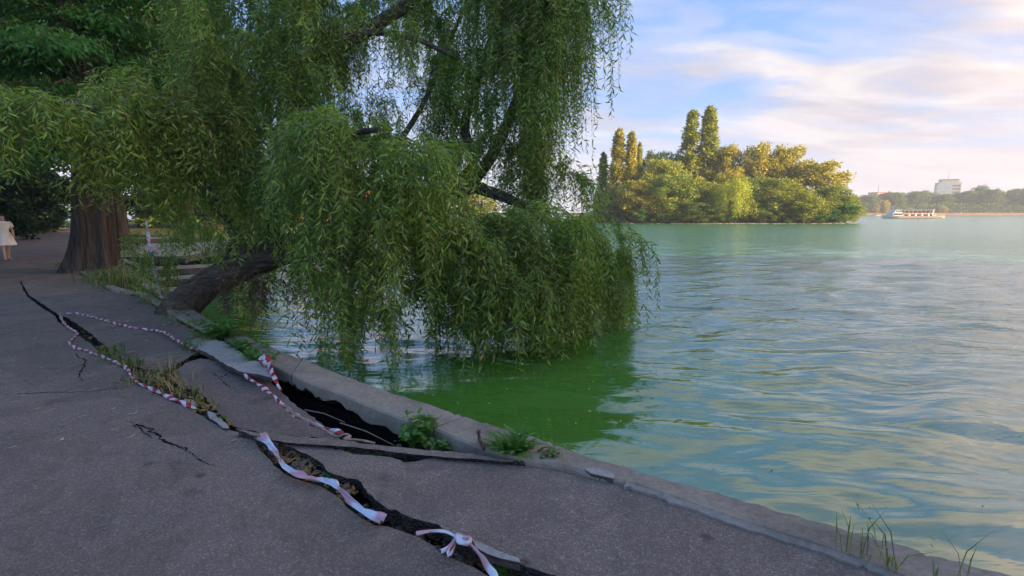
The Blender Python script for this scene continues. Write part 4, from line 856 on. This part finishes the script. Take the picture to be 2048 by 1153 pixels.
    S(420, 520, 60, 40, 9.8, 0.5, 22, 0.6); S(650, 600, 50, 30, 8.0, 0.4, 22, 0.7)
    S(545, 530, 45, 30, 8.0, 0.3, 34, 0.75, dead=True); S(520, 560, 30, 30, 8.0, 0.3, 22, 0.6, dead=True)
    c = np.concatenate(CV); D = np.concatenate(CD); Lf = np.concatenate(CL); n = len(c)
    LL = Lf * q.uniform(0.5, 1.25, n)
    V = leaf_verts(c - org, D, q.normal(size=(n, 3)) + np.array([0, -0.2, 0.6]), LL, LL * q.uniform(0.15, 0.22, n))
    crown_ = link(bpy.data.objects.new('crown', quads_mesh('crown', V, 4, LEAF_F, M['willow'])), r)
    c = np.concatenate(DV); D = np.concatenate(DD); n = len(c); LL = q.uniform(0.06, 0.12, n)
    o = link(bpy.data.objects.new('dead_leaves', quads_mesh('dead_leaves', leaf_verts(c - org, D, q.normal(size=(n, 3)), LL, LL * 0.25), 4, LEAF_F, M['willow_dead'])), crown_); o['label'] = 'withered brown leaf bunch hanging below the trunk'
    tw = np.array(tw) - org; ns = len(tw); tri = np.array([[0.0, 1, 0], [0.87, -0.5, 0], [-0.87, -0.5, 0]]) * 0.0035
    V = (tw[:, :, None, :] + tri[None, None] * np.linspace(1.3, 0.4, 5)[None, :, None, None]).reshape(-1, 3)
    F = [(i * 3 + j, i * 3 + (j + 1) % 3, i * 3 + 3 + (j + 1) % 3, i * 3 + 3 + j) for i in range(4) for j in range(3)]
    link(bpy.data.objects.new('twigs', quads_mesh('twigs', V, 15, F, M['stick'])), crown_)
    print('willow leaves', len(LL), 'strands', ns, 'green', len(Lf))
willow()

# ------------------------------------------------------------------ shrubs and trees on the left, and behind the viewpoint
for i, (x, y, h, wd, c) in enumerate([(-27, 24.5, 3.6, 5, (0.7, 0.8, 0.8)), (-30, 29, 4.4, 6, (0.9, 1.1, 0.9)), (-33, 33.5, 4.2, 5.5, (1.1, 1.3, 1.0)), (-37.5, 38.5, 4.8, 6, (0.8, 0.9, 0.8)), (-42, 44, 5.2, 7, (0.8, 0.95, 0.8)), (-47, 50, 5.5, 8, (0.7, 0.85, 0.8)), (-25.5, 19.5, 3.8, 5, (0.6, 0.75, 0.7)), (-43, 58, 6, 9, (0.7, 0.85, 0.8)), (-36, 56, 5, 8, (0.7, 0.8, 0.8))]):
    tree('path_shrub', 'shrub', (x, y, -0.02), h, wd, tuple(v * 0.5 for v in c), ('dense dark shrub left of the path, ' + ORD[i] + ' of the row going away from the woman') if i < 6 else ['dark shrub behind the walking woman at the left picture edge', 'dark shrub at the far end of the path', 'dark shrub beside the far bend of the path'][i - 6], 'shrubs lining the left of the path', 'shrub')
LT = [(-33, 27, 15, 13, (0.75, 0.9, 0.8)), (-41, 36, 17, 14, (0.7, 0.85, 0.8)), (-29, 17, 14, 11, (0.65, 0.8, 0.75)), (-50, 47, 18, 15, (0.8, 0.9, 0.8)), (-38, 62, 16, 15, (0.8, 0.9, 0.8)), (-30, 52, 11, 12, (0.8, 0.95, 0.75)), (-16.4, 21.0, 14, 10, (0.8, 0.95, 0.8)), (-22.5, 35, 14, 12, (0.75, 0.9, 0.75)), (-25.5, 14.5, 13, 10, (0.7, 0.9, 0.75))]
for i, (x, y, h, wd, c) in enumerate(LT): tree('park_tree', 'big', (x, y, -0.02), h, wd, tuple(v * 0.75 for v in c), 'tall dark leafy tree in the wood left of the path, ' + ORD[i] + ' by distance', 'wood left of the path')
for i, (cx, Y, tp, wp, c) in enumerate([(330, 56, 330, 130, (0.9, 1.1, 0.8)), (440, 64, 340, 120, (1.2, 1.3, 0.9)), (520, 78, 370, 110, (1.0, 1.1, 0.9)), (860, 110, 380, 90, (1.2, 1.2, 0.9)), (950, 112, 372, 90, (1.3, 1.2, 0.8)), (770, 108, 392, 70, (1.1, 1.1, 0.9))]):
    ptree('bank_tree', 'round', cx, tp, wp, Y, c, ['round tree behind the big trunk beyond the quay', 'tree beyond the quay seen through the willow left', 'tree left of the orange house behind the willow', 'tree behind the middle of the willow crown', 'tree behind the right curtains of the willow', 'low tree right of the orange house'][i], 'trees on the bank behind the willow', -0.08)
# unseen trees and bank added to block the low sun from this corner
for i, (x, y, h, wd) in enumerate([(13, -11, 15, 13), (23, -15, 17, 14), (30, -9, 18, 15), (33, 0, 19, 15), (36, -17, 17, 15), (43, -4, 21, 16), (46, 5, 22, 16), (58, -2, 25, 18), (48, -12, 18, 17)]):
    tree('bank_tree', 'big', (x, y, -0.05), h, wd, (1, 1, 1), 'unseen tall tree added behind the viewpoint to shade the path', 'added shade trees behind the viewpoint')
sheet('near_bank', [(14.2, -6.9), (24, -6), (28, 3), (38, 8), (52, 10), (90, 5), (90, -90), (-30, -90), (-30, -14.2), (10, -8.2)], -0.03, M['ground'], 'unseen near bank, extended to carry the added shade trees', 1.0, 0.1)

# ------------------------------------------------------------------ weeds, grass
def blades(name, spots, n, h, spread, m, label=None, cat='plant', group=None, wd=0.006, lean=0.6, parent=None, kind=None, seed=0):
    q = np.random.default_rng(seed + 500); V = []; org = np.mean(np.asarray(spots, float), 0)
    for s in spots:
        for _ in range(n):
            a = q.uniform(0, 6.28); b = np.asarray(s) + np.array([q.normal(0, spread), q.normal(0, spread), 0]); hh = h * q.uniform(0.4, 1.2); ln = lean * q.uniform(0.1, 1.2) * hh; d = np.array([math.cos(a), math.sin(a), 0]); sd_ = np.array([-d[1], d[0], 0]) * wd * q.uniform(0.6, 1.3)
            p1 = b + d * ln * 0.25 + [0, 0, hh * 0.55]; p2 = b + d * ln + [0, 0, hh * (1 - 0.25 * lean)]
            V += [b - sd_ * 0.6, b + sd_ * 0.6, p1 + sd_, p1 - sd_, p2, p2 + sd_ * 0.05]
    V = np.array(V) - org
    o = link(bpy.data.objects.new(name, quads_mesh(name, V, 6, [(0, 1, 2, 3), (3, 2, 5, 4)], m)), parent); o.location = tuple(org)
    return tag(o, label, cat if label and not kind else None, group, kind)
def leafy(name, base, stems, h, spread, leaf, m, label, seed, wide=0.5, cat='plant'):
    """upright leafy weed: stems with ovate leaves"""
    q = np.random.default_rng(seed); r = empty(name, tuple(base), 0, label, cat); V = []; parts = []
    for i in range(stems):
        a = q.uniform(0, 6.28); d = np.array([math.cos(a), math.sin(a), 0]); L = h * q.uniform(0.55, 1.1); e = spread * q.uniform(0.2, 1.0); b0 = np.array([q.normal(0, spread * 0.25), q.normal(0, spread * 0.2), -0.02])
        pts = np.array([b0 + d * e * t ** 1.4 + np.array([0, 0, L * (t - 0.18 * t * t)]) for t in np.linspace(0, 1, 6)]); parts.append(tube(pts, np.linspace(0.004, 0.0015, 6), 4))
        for t in np.linspace(0.25, 1, 8):
            p = np.array([np.interp(t, np.linspace(0, 1, 6), pts[:, k]) for k in range(3)])
            for s_ in (0, 1):
                b = q.uniform(0, 6.28); dd = np.array([math.cos(b), math.sin(b), q.uniform(-0.3, 0.4)]); nn = np.array([0, 0, 1.0]) + q.normal(0, 0.3, 3); l = leaf * q.uniform(0.6, 1.2)
                V.append(leaf_verts(p[None], dd[None], nn[None], np.array([l]), np.array([l * wide]), 0.12))
    v, f = merge(parts); mesh_obj('stems', v, f, M['weed'], r)
    link(bpy.data.objects.new('leaves', quads_mesh('leaves', np.concatenate(V), 4, LEAF_F, m)), r)
leafy('leafy_weed', G(838, 893, -0.1), 13, 0.30, 0.14, 0.085, M['weed'], 'bushy light green weed growing out of the dark cavity', 61)
leafy('leafy_weed', G(893, 902, -0.1), 6, 0.14, 0.13, 0.06, M['weed'], 'low straggling weed at the right end of the cavity', 62)
leafy('leafy_weed', G(660, 972, -0.08), 4, 0.10, 0.04, 0.05, M['weed'], 'small green seedling in the wide crack beside the white tape', 63)
leafy('leafy_weed', G(1008, 1157, -0.1), 4, 0.11, 0.05, 0.05, M['weed'], 'small weed in the near end of the wide crack', 64)
leafy('leafy_weed', G(425, 842, -0.05), 5, 0.07, 0.06, 0.06, M['weed'], 'little green weed beside the narrow concrete shard', 65)
leafy('leafy_weed', G(440, 678, 0.0), 26, 0.34, 0.42, 0.10, M['weed'], 'spreading weeds between the concrete plate and the trunk base', 66)
leafy('leafy_weed', G(515, 722, 0.02), 9, 0.22, 0.2, 0.08, M['weed'], 'weeds beside the red tape knot on the edge wall', 67)
leafy('leafy_weed', G(480, 700, 0.02), 9, 0.16, 0.18, 0.08, M['weed'], 'low weeds along the gap beside the pale concrete plate', 68)
leafy('leafy_weed', G(1105, 917, 0.0), 5, 0.10, 0.06, 0.05, M['grass'], 'thin sprig at the kerb right of the dandelion clump', 69)
def dandelion(base, n, L, label, seed):
    q = np.random.default_rng(seed); V = []
    for _ in range(n):
        a = q.uniform(0, 6.28); d = np.array([math.cos(a), math.sin(a), 0]); l = L * q.uniform(0.5, 1.15); up = q.uniform(0.5, 1.25); s = np.array([-d[1], d[0], 0]); b = np.array([q.normal(0, 0.05), q.normal(0, 0.02), 0])
        for k in range(4):
            t0, t1 = k / 4, (k + 1) / 4; f = lambda t: b + d * l * t * (1.1 - 0.5 * up) + np.array([0, 0, l * (up * t - 0.45 * t * t)])
            w0, w1 = [0.020 * math.sin(math.pi * min(1, 0.12 + t * 0.86)) * (1.25 if k % 2 else 0.8) for t in (t0, t1)]
            V += [f(t0) - s * w0, f(t0) + s * w0, f(t1) + s * w1, f(t1) - s * w1]
    o = link(bpy.data.objects.new('dandelion_plant', quads_mesh('dandelion_plant', np.array(V), 4, LEAF_F, M['weed']))); o.location = tuple(base); tag(o, label, 'plant')
dandelion(G(1030, 908, 0.0), 64, 0.27, 'clump of bright toothed dandelion leaves by the stone edge', 5)
sp = [G(a, b, -0.02) for a, b in [(235, 722), (248, 728), (262, 735), (222, 712), (215, 705)]]
blades('grass_tuft', sp, 34, 0.12, 0.07, M['grass'], 'green and yellow grass tuft in the upper crack', wd=0.008, seed=1, kind='stuff')
sp = [G(a, b, -0.02) for a, b in [(285, 758), (300, 764), (318, 770), (335, 772), (280, 768), (345, 785)]]
blades('dry_grass_tuft', sp, 36, 0.14, 0.08, M['straw'], 'dry straw-coloured grass tuft where the cracks widen', wd=0.006, lean=1.0, seed=2, kind='stuff')
blades('dry_grass_tuft', [G(338, 752, -0.02), G(346, 756, -0.02)], 14, 0.30, 0.02, M['straw'], 'sprawling bunch of long dry stalks above the straw tuft', wd=0.006, lean=1.5, seed=3)
sp = [G(a, b, -0.02) for a, b in [(385, 790), (400, 805), (415, 815), (365, 785)]]
blades('grass_tuft', sp, 18, 0.08, 0.06, M['grass'], 'sparse grass along the crack left of the tilted slab', seed=4, kind='stuff')
sp = [G(a, b, -0.04) for a, b in [(560, 900), (585, 912), (610, 925), (600, 905), (630, 932), (575, 890)]]
blades('moss_patch', sp, 60, 0.035, 0.06, M['straw'], 'brownish mossy patch beside the faded white tape', seed=5, wd=0.005, lean=1.2, kind='stuff')
blades('grass_tuft', [G(550, 880, -0.02)], 14, 0.07, 0.03, M['weed'], 'small green tuft at the start of the faded tape', seed=6)
blades('grass_tuft', [G(375, 690, 0.0), G(392, 700, 0.0), G(385, 694, 0.0)], 26, 0.11, 0.06, M['grass'], 'grass tuft at the left end of the pale concrete plate', seed=7, kind='stuff')
for i, (a, b_, n, h, lb) in enumerate([(1688, 1108, 5, 0.22, 'thin grass stalks on the edge wall, leftmost of the near ones'), (1720, 1116, 7, 0.24, 'upright grass stalks on the near edge wall beside the drooping tuft'), (1775, 1133, 11, 0.26, 'drooping grass tuft on the near edge wall'), (1915, 1166, 3, 0.34, 'single tall grass stalk near the lower right corner'), (1870, 1160, 4, 0.10, 'very short grass sprouts at the lower right edge')]):
    blades('grass_stalks', [G(a, b_, 0.03)], n, h, 0.02, M['grass'], lb, wd=0.0035, lean=0.55 if i != 2 else 1.3, seed=20 + i)
blades('grass_stalks', [G(1105, 905, 0.02), G(1130, 922, 0.02)], 5, 0.16, 0.03, M['straw'], 'pale dry stalks at the edge wall right of the dandelion', wd=0.003, seed=30)
# verge grass
q = np.random.default_rng(9); vp = np.array(verge); pts = []
while len(pts) < 900:
    x, y = q.uniform(-15.5, -4.5), q.uniform(6.5, 20); 
    if in_poly(np.array([[x, y]]), vp)[0]: pts.append((x, y, 0.0))
blades('verge_grass', pts, 7, 0.085, 0.09, M['grass'], 'short green and yellow grass of the verge by the big trunk', kind='stuff', wd=0.008, seed=40)
blades('trunk_grass', [G(a, b_) + np.array([0, 0, 0]) for a, b_ in [(205, 560), (225, 560), (238, 552), (215, 566), (250, 570), (232, 572)]], 90, 0.32, 0.22, M['grass'], 'taller grass tuft at the foot of the big trunk', 'grass', wd=0.010, seed=41)
q = np.random.default_rng(10)
blades('roadside_grass', [(-22.8 - (y - 20) * 0.72 - q.random() * 1.6, y, -0.02) for y in np.linspace(17, 50, 260)], 9, 0.2, 0.3, M['straw'], 'yellow dry grass along the left edge of the path', kind='stuff', wd=0.02, seed=42)

# ------------------------------------------------------------------ barrier tape
def flat_ribbon(name, L, T, s, wd, twist, m, label, parent, cat, q):
    V = []; UV = []; K = 6; n = len(L); ph = q.uniform(0, 6.28, 6)
    for i in range(n):
        a = unit(np.cross(T[i], [0, 0, 1.0])); b = np.cross(a, T[i])
        th = 0.55 * math.sin(s[i] * twist * 2 + ph[0]) + 0.35 * math.sin(s[i] * twist * 5.3 + ph[1]); wv = wd * (0.82 + 0.30 * math.sin(s[i] * 8 + ph[2]) + 0.12 * math.sin(s[i] * 27 + ph[3]))
        u = a * math.cos(th) + b * math.sin(th); v = -a * math.sin(th) + b * math.cos(th)
        for j in range(K):
            f = j / (K - 1) - 0.5; fold = 0.010 * math.sin(9 * f + s[i] * 14 + ph[4]) + 0.006 * math.sin(17 * f - s[i] * 33 + ph[5])
            V.append(L[i] + u * f * wv + v * fold + np.array([0, 0, 0.012 + abs(math.sin(th)) * wv * 0.5])); UV.append((s[i], j / (K - 1)))
    F = [(i * K + j, i * K + j + 1, (i + 1) * K + j + 1, (i + 1) * K + j) for i in range(n - 1) for j in range(K - 1)]
    o = mesh_obj(name, V, F, m, parent, True); me = o.data; uvl = me.uv_layers.new(name='UVMap'); li = np.zeros(len(me.loops), dtype=np.int32); me.loops.foreach_get('vertex_index', li); uvl.data.foreach_set('uv', np.array(UV, dtype=np.float32)[li].ravel())
    md = o.modifiers.new('thickness', 'SOLIDIFY'); md.thickness = 0.0012
    if label: tag(o, label, cat)
    return o
def ribbon(name, pts3, wd, twist, m, label=None, parent=None, thick=0.003, rope=0.35, seed=0, per=14, flat=False, cat='barrier tape'):
    q = np.random.default_rng(seed); L = smooth_line(pts3, per); n = len(L); T = unit(np.gradient(L, axis=0)); s = np.concatenate([[0], np.cumsum(np.linalg.norm(np.diff(L, axis=0), axis=1))])
    V = []; UV = []; ph = q.uniform(0, 6.28); K = 8
    if flat: return flat_ribbon(name, L, T, s, wd, twist, m, label, parent, cat, q)
    for i in range(n):
        up = np.array([0, 0, 1.0]); a = unit(np.cross(T[i], up)); b = np.cross(a, T[i])
        th = (math.sin(s[i] * twist + ph) * 0.5 if flat else s[i] * twist + 0.8 * math.sin(3 * s[i] + ph)); wv = wd * (1 + 0.22 * math.sin(s[i] * 23 + ph) + 0.12 * math.sin(s[i] * 61)) * (0.75 if i in (0, n - 1) else 1)
        u = a * math.cos(th) + b * math.sin(th); v = -a * math.sin(th) + b * math.cos(th); rt = thick if flat else wd * rope
        for j in range(K):
            g = 2 * math.pi * j / K; crease = 0.22 * wd * math.sin(2 * math.pi * j / K * 2 + s[i] * 9) if flat else 0
            V.append(L[i] + u * math.cos(g) * wv * 0.5 + v * (math.sin(g) * rt * 0.5 + crease * 0.35) + np.array([0, 0, 0.008 + wd * 0.12])); UV.append((s[i], 0.5 + 0.5 * math.cos(g)))
    F = [(i * K + j, i * K + (j + 1) % K, (i + 1) * K + (j + 1) % K, (i + 1) * K + j) for i in range(n - 1) for j in range(K)] + [tuple(range(K))[::-1], tuple(range((n - 1) * K, n * K))]
    o = mesh_obj(name, V, F, m, parent, True); me = o.data; uvl = me.uv_layers.new(name='UVMap'); li = np.zeros(len(me.loops), dtype=np.int32); me.loops.foreach_get('vertex_index', li); uvl.data.foreach_set('uv', np.array(UV, dtype=np.float32)[li].ravel())
    if label: tag(o, label, cat)
    return o
def on(pts, zf=0.0, lift=0.0): return [G(a, b, zf) + np.array([0, 0, lift]) for a, b in pts]
zt = lambda x, y: max(z_far(x, y), -0.06)
ribbon('barrier_tape', on([(130, 629), (150, 629), (172, 633), (200, 640), (235, 650), (270, 658), (300, 662)], z_far) + on([(330, 672), (352, 686), (378, 700), (410, 712), (440, 728), (470, 746), (500, 767), (525, 784), (548, 802), (565, 820), (590, 840), (625, 858), (660, 871), (685, 878)], lambda x, y: -0.04, 0.03), 0.040, 9, M['tape'], 'long red and white tape twisted across the sunken slabs to the cavity', rope=0.55, seed=1)
ribbon('barrier_tape', on([(120, 632), (126, 645), (136, 656), (154, 668), (149, 676), (139, 688), (150, 697), (172, 704), (205, 716), (238, 730), (256, 742), (264, 758), (282, 772), (310, 784), (335, 797), (352, 803), (372, 812), (390, 820)], 0.0), 0.040, 8, M['tape'], 'red and white tape lying along the left lip of the crack', rope=0.5, seed=2)
ribbon('barrier_tape', [G(532, 722, 0.06), G(538, 735, 0.05), G(546, 752, 0.03), G(554, 770, 0.0), G(562, 784, -0.04)], 0.045, 5, M['tape'], 'short red and white tape end hanging from the edge wall into the cavity', rope=0.5, seed=3)
ribbon('tape_knot', [G(528, 730, 0.05), G(524, 723, 0.08), G(531, 719, 0.11), G(538, 725, 0.09), G(533, 731, 0.06), G(528, 726, 0.09)], 0.06, 20, M['tape'], 'bunched red tape knot on the inner edge of the wall', rope=0.7, seed=4)
ribbon('faded_tape', on([(521, 881), (535, 893), (545, 905), (556, 921), (568, 940), (584, 954), (600, 962), (614, 968), (630, 968), (650, 970), (668, 978), (684, 995), (700, 1012), (720, 1026), (744, 1042), (768, 1052)], 0.01, 0.015), 0.054, 2.5, M['faded_tape'], 'faded white tape ribbon along the lip of the wide crack', flat=True, seed=5)
ribbon('knotted_tape', on([(832, 1072), (862, 1067), (890, 1068), (912, 1078), (930, 1086), (945, 1098), (962, 1118), (976, 1140), (988, 1156), (1000, 1185)], 0.05), 0.032, 6, M['faded_tape'], 'dirty knotted tape stretched over the near end of the wide crack', rope=0.35, seed=6)
ribbon('knotted_tape', on([(914, 1080), (905, 1092), (894, 1104), (882, 1110)], 0.045), 0.026, 5, M['faded_tape'], 'left loose tail of the tape knot over the crack', flat=True, seed=7)
ribbon('knotted_tape', on([(915, 1082), (909, 1094), (902, 1108), (897, 1118)], 0.04), 0.028, 5, M['faded_tape'], 'right loose tail of the tape knot over the crack', flat=True, seed=8)
ribbon('tape_knot', on([(912, 1074), (924, 1079), (940, 1083), (934, 1092), (920, 1088), (914, 1078), (926, 1082)], 0.06), 0.030, 22, M['faded_tape'], 'crumpled pale knot in the near tape', rope=0.7, seed=9)
ribbon('hanging_tape', [G(333, 617, 0.05), P(326, 604, 9.0), P(318, 580, 9.3), P(312, 555, 9.7), P(305, 520, 10.3), P(298, 485, 10.9), P(292, 440, 11.4)], 0.07, 3, M['faded_tape'], 'pale tape strip hanging slack by the leaning trunk', flat=True, seed=10)
ribbon('rope', [G(560, 813, 0.0), G(576, 818, 0.04), G(590, 832, 0.04), G(620, 846, 0.02), G(648, 862, 0.0), G(672, 876, 0.0), G(690, 872, 0.02), G(700, 876, 0.03), G(690, 882, 0.02), G(720, 884, 0.0), G(750, 890, -0.02)], 0.022, 4, M['rope'], 'old brown rope beside the long tape at the cavity', rope=0.9, seed=11, cat='rope')
# stick
b = G(972, 906, -0.02); o = mesh_obj('broken_stick', *tube(np.array([b, G(966, 893, 0.06), P(959, 880, b[1] + 0.02), P(957, 862, b[1] + 0.01)]), [0.016, 0.014, 0.013, 0.015], 9, lambda t, th: 1 + 0.12 * math.sin(3 * th + 7 * t)), M['stick'], None, True); tag(o, 'short dark broken stick standing upright by the edge wall', 'stick')
for i, (a, c, lb) in enumerate([((610, 820), (690, 845), 'thin dry twig leaning inside the dark cavity'), ((680, 846), (790, 892), 'longer dry twig lying inside the dark cavity')]):
    p0, p1 = G(*a, -0.12), G(*c, -0.1); o = mesh_obj('dry_twig', *tube([p0, (p0 + p1) / 2 + [0, 0, 0.02], p1], [0.005, 0.004, 0.002], 5), M['rope']); tag(o, lb, 'twig')
for i, (a, c, lb) in enumerate([((308, 722), (370, 711), 'dry straw stalk lying flat on the far slab'), ((330, 718), (360, 704), 'shorter dry stalk crossing the flat one on the far slab')]):
    p0, p1 = G(*a, -0.04), G(*c, -0.03); o = mesh_obj('dry_stalk', *tube([p0, (p0 + p1) / 2 + [0, 0, 0.015], p1], [0.005, 0.005, 0.003], 5), M['rope']); tag(o, lb, 'stalk')

# ------------------------------------------------------------------ fallen and floating leaves
def one_leaf(L, Wd, curl):
    V = []; F = []
    for k, t in enumerate(np.linspace(0, 1, 6)):
        ww = Wd * math.sin(math.pi * (0.06 + 0.9 * t)) ** 0.8 * 0.5; z = curl * (t - 0.5) ** 2 * 4
        V += [(L * (t - 0.5), -ww, z + abs(ww) * 0.3), (L * (t - 0.5), 0, z), (L * (t - 0.5), ww, z + abs(ww) * 0.3)]
    for k in range(5):
        for j in range(2): F.append((k * 3 + j, k * 3 + j + 1, k * 3 + 4 + j, k * 3 + 3 + j))
    m = bpy.data.meshes.new('leaf'); m.from_pydata(V, [], F); m.materials.append(M['litter']); return m
LM = [one_leaf(0.10, 0.022, 0.008), one_leaf(0.085, 0.028, 0.014), one_leaf(0.12, 0.02, 0.005), one_leaf(0.07, 0.04, 0.015)]
q = np.random.default_rng(12)
def litter(name, n, region, z, color, label, group, cat='leaf', zf=None, size=1.0):
    k = 0; g = 0
    while k < n and g < 9000:
        g += 1; px, py = q.uniform(region[0], region[2]), q.uniform(region[1], region[3]); p = G(px, py, zf or z)
        if region[4] is not None and not in_poly(np.array([p[:2]]), region[4])[0]: continue
        o = link(bpy.data.objects.new(name, LM[q.integers(4)])); o.location = (p[0], p[1], p[2] + 0.006); o.rotation_euler = (0, q.normal(0, 0.1), q.uniform(0, 6.28)); s = size * q.uniform(0.7, 1.2); o.scale = (s, s, s)
        c = color[q.integers(len(color))]; o.color = (*c, 1); tag(o, label, cat, group); k += 1
dry = [(1, 1, 1.2), (1.3, 1.3, 1.6), (0.8, 0.7, 0.6), (1.1, 1.4, 2.0)]
litter('fallen_leaf', 34, (0, 560, 560, 900, np.array(left_poly)), 0.0, dry, 'dry fallen leaf lying on the intact left side of the path', 'fallen leaves on the path', size=0.5)
litter('fallen_leaf', 26, (100, 560, 400, 720, np.array(gx(S1, z_far))), 0, dry, 'pale fallen leaf on the sunken far slab', 'fallen leaves on the far slab', zf=z_far, size=0.9)
litter('fallen_leaf', 70, (150, 650, 470, 870, d2), -0.02, [(0.7, 0.5, 0.4), (0.9, 0.6, 0.35), (0.5, 0.42, 0.35)], 'brown leaf caught in the litter of the upper crack', 'leaves in the upper crack', size=0.8)
litter('fallen_leaf', 50, (500, 880, 900, 1100, d1), -0.03, [(0.8, 0.45, 0.3), (0.9, 0.5, 0.3), (0.5, 0.42, 0.35)], 'reddish brown leaf in the soil of the wide crack', 'leaves in the wide crack', size=0.7)
lakeP = np.vstack([outer[6:-3] + [0.1, 0.1], [(3.5, 3), (4, 9), (-3, 9)]])
litter('floating_leaf', 44, (700, 690, 1300, 900, lakeP), WZ + 0.012, [(1.2, 1.4, 0.8), (1.0, 0.8, 0.5), (1.4, 1.3, 1.0)], 'small yellowish willow leaf floating on the green water', 'floating leaves on the lake', zf=WZ + 0.012, size=0.55)
litter('floating_leaf', 14, (1250, 760, 2040, 1080, np.vstack([outer[14:-3] + [0.15, 0.15], [(9, 6), (3, 7)]])), WZ + 0.015, [(1.5, 1.4, 1.1), (0.5, 0.6, 0.3), (1.2, 0.9, 0.4)], 'leaf or petal drifting on the open water near the wall', 'drifting bits on the open water', zf=WZ + 0.02, size=0.45)

# ------------------------------------------------------------------ walking woman
def person():
    f = G(15, 521); r = empty('person', tuple(f), R(-125), 'woman in a short white dress walking along the path', 'person'); r.scale = (0.92,) * 3
    J = {'pel': (0, 0, .93, .115), 'wst': (0, 0, 1.08, .10), 'che': (0, .01, 1.25, .12), 'nec': (0, .01, 1.41, .05), 'hd0': (0, .02, 1.48, .075), 'hd1': (0, .025, 1.56, .088), 'hd2': (0, .02, 1.63, .06)}
    for s, n in ((-1, 'l'), (1, 'r')):
        st = 0.16 * s
        J.update({n + 'hip': (s * .09, 0, .86, .09), n + 'kne': (s * .09, st * .7 + .03, .48, .055), n + 'ank': (s * .085, st * 1.3, .09, .036), n + 'toe': (s * .10, st * 1.3 + .17, .03, .03),
                  n + 'sho': (s * .17, 0, 1.36, .055), n + 'elb': (s * .24, -.03 - st * .3, 1.10, .04), n + 'wri': (s * .22, .12 - st * .6, .93, .026), n + 'plm': (s * .215, .17 - st * .6, .88, .026)})
        for k in range(4): J[n + 'f%d' % k] = (s * .215 + (k - 1.5) * .016, .20 - st * .6, .82 + .01 * (k == 3), .009)
        J[n + 'th'] = (s * .18, .20 - st * .6, .865, .010)
    E = [('pel', 'wst'), ('wst', 'che'), ('che', 'nec'), ('nec', 'hd0'), ('hd0', 'hd1'), ('hd1', 'hd2')]
    for n in 'lr':
        E += [('pel', n + 'hip'), (n + 'hip', n + 'kne'), (n + 'kne', n + 'ank'), (n + 'ank', n + 'toe'), ('che', n + 'sho'), (n + 'sho', n + 'elb'), (n + 'elb', n + 'wri'), (n + 'wri', n + 'plm')] + [(n + 'plm', n + 'f%d' % k) for k in range(4)] + [(n + 'plm', n + 'th')]
    ks = list(J); m = bpy.data.meshes.new('body'); m.from_pydata([J[k][:3] for k in ks], [(ks.index(a), ks.index(b)) for a, b in E], []); m.materials.append(M['skin'])
    o = link(bpy.data.objects.new('body', m), r); md = o.modifiers.new('skin', 'SKIN'); md.use_smooth_shade = True
    for k, v in zip(ks, m.skin_vertices[0].data): v.radius = (J[k][3],) * 2; v.use_root = (k == 'pel')
    sb = o.modifiers.new('sub', 'SUBSURF'); sb.levels = 1; sb.render_levels = 2
    def lathe(name, prof, mt, seg=28, wav=0.0):
        V = []; F = []
        for i, (z, rx, ry, oy) in enumerate(prof):
            for j in range(seg):
                a = 2 * math.pi * j / seg; k = 1 + wav * math.sin(7 * a) * i / len(prof); V.append((rx * k * math.cos(a), oy + ry * k * math.sin(a), z))
        F = [(i * seg + j, i * seg + (j + 1) % seg, (i + 1) * seg + (j + 1) % seg, (i + 1) * seg + j) for i in range(len(prof) - 1) for j in range(seg)]
        return mesh_obj(name, V, F, mt, r, True)
    lathe('dress', [(1.43, .09, .07, .01), (1.39, .19, .11, .01), (1.30, .20, .14, .02), (1.18, .17, .14, .01), (1.07, .145, .125, 0), (0.98, .19, .16, 0), (0.82, .235, .21, 0), (0.62, .29, .26, .01), (0.56, .31, .28, .01)], M['dress'], 36, 0.07)
    for s in (-1, 1):
        mesh_obj('sleeve', *tube([(s * .15, 0, 1.385), (s * .205, -.012, 1.30), (s * .228, -.02, 1.20)], [.075, .082, .078], 14), M['dress'], r, True)
        mesh_obj('shoe', *tube([(s * .085, s * .208 - .05, .028), (s * .09, s * .208 + .06, .03), (s * .10, s * .208 + .19, .022)], [.036, .045, .03], 10), M['shoe'], o, True)
    lathe('hair', [(1.685, .015, .015, -.005), (1.66, .075, .075, -.01), (1.60, .10, .10, -.025), (1.53, .10, .075, -.055), (1.42, .085, .045, -.085), (1.34, .05, .02, -.09)], M['hair'])
person()

# ------------------------------------------------------------------ evening haze over the lake
def haze():
    m, t = mat('evening_haze'); v = t.add('ShaderNodeVolumePrincipled'); v.inputs['Color'].default_value = (0.80, 0.86, 1.0, 1); v.inputs['Density'].default_value = 0.00055; v.inputs['Anisotropy'].default_value = 0.0
    t.l.new(v.outputs[0], t.add('ShaderNodeOutputMaterial').inputs['Volume'])
    o = mesh_obj('haze', *boxvf(-700, 1500, -100, 950, -3, 70), m); tag(o, 'thin warm evening haze over the lake', kind='stuff')
haze()
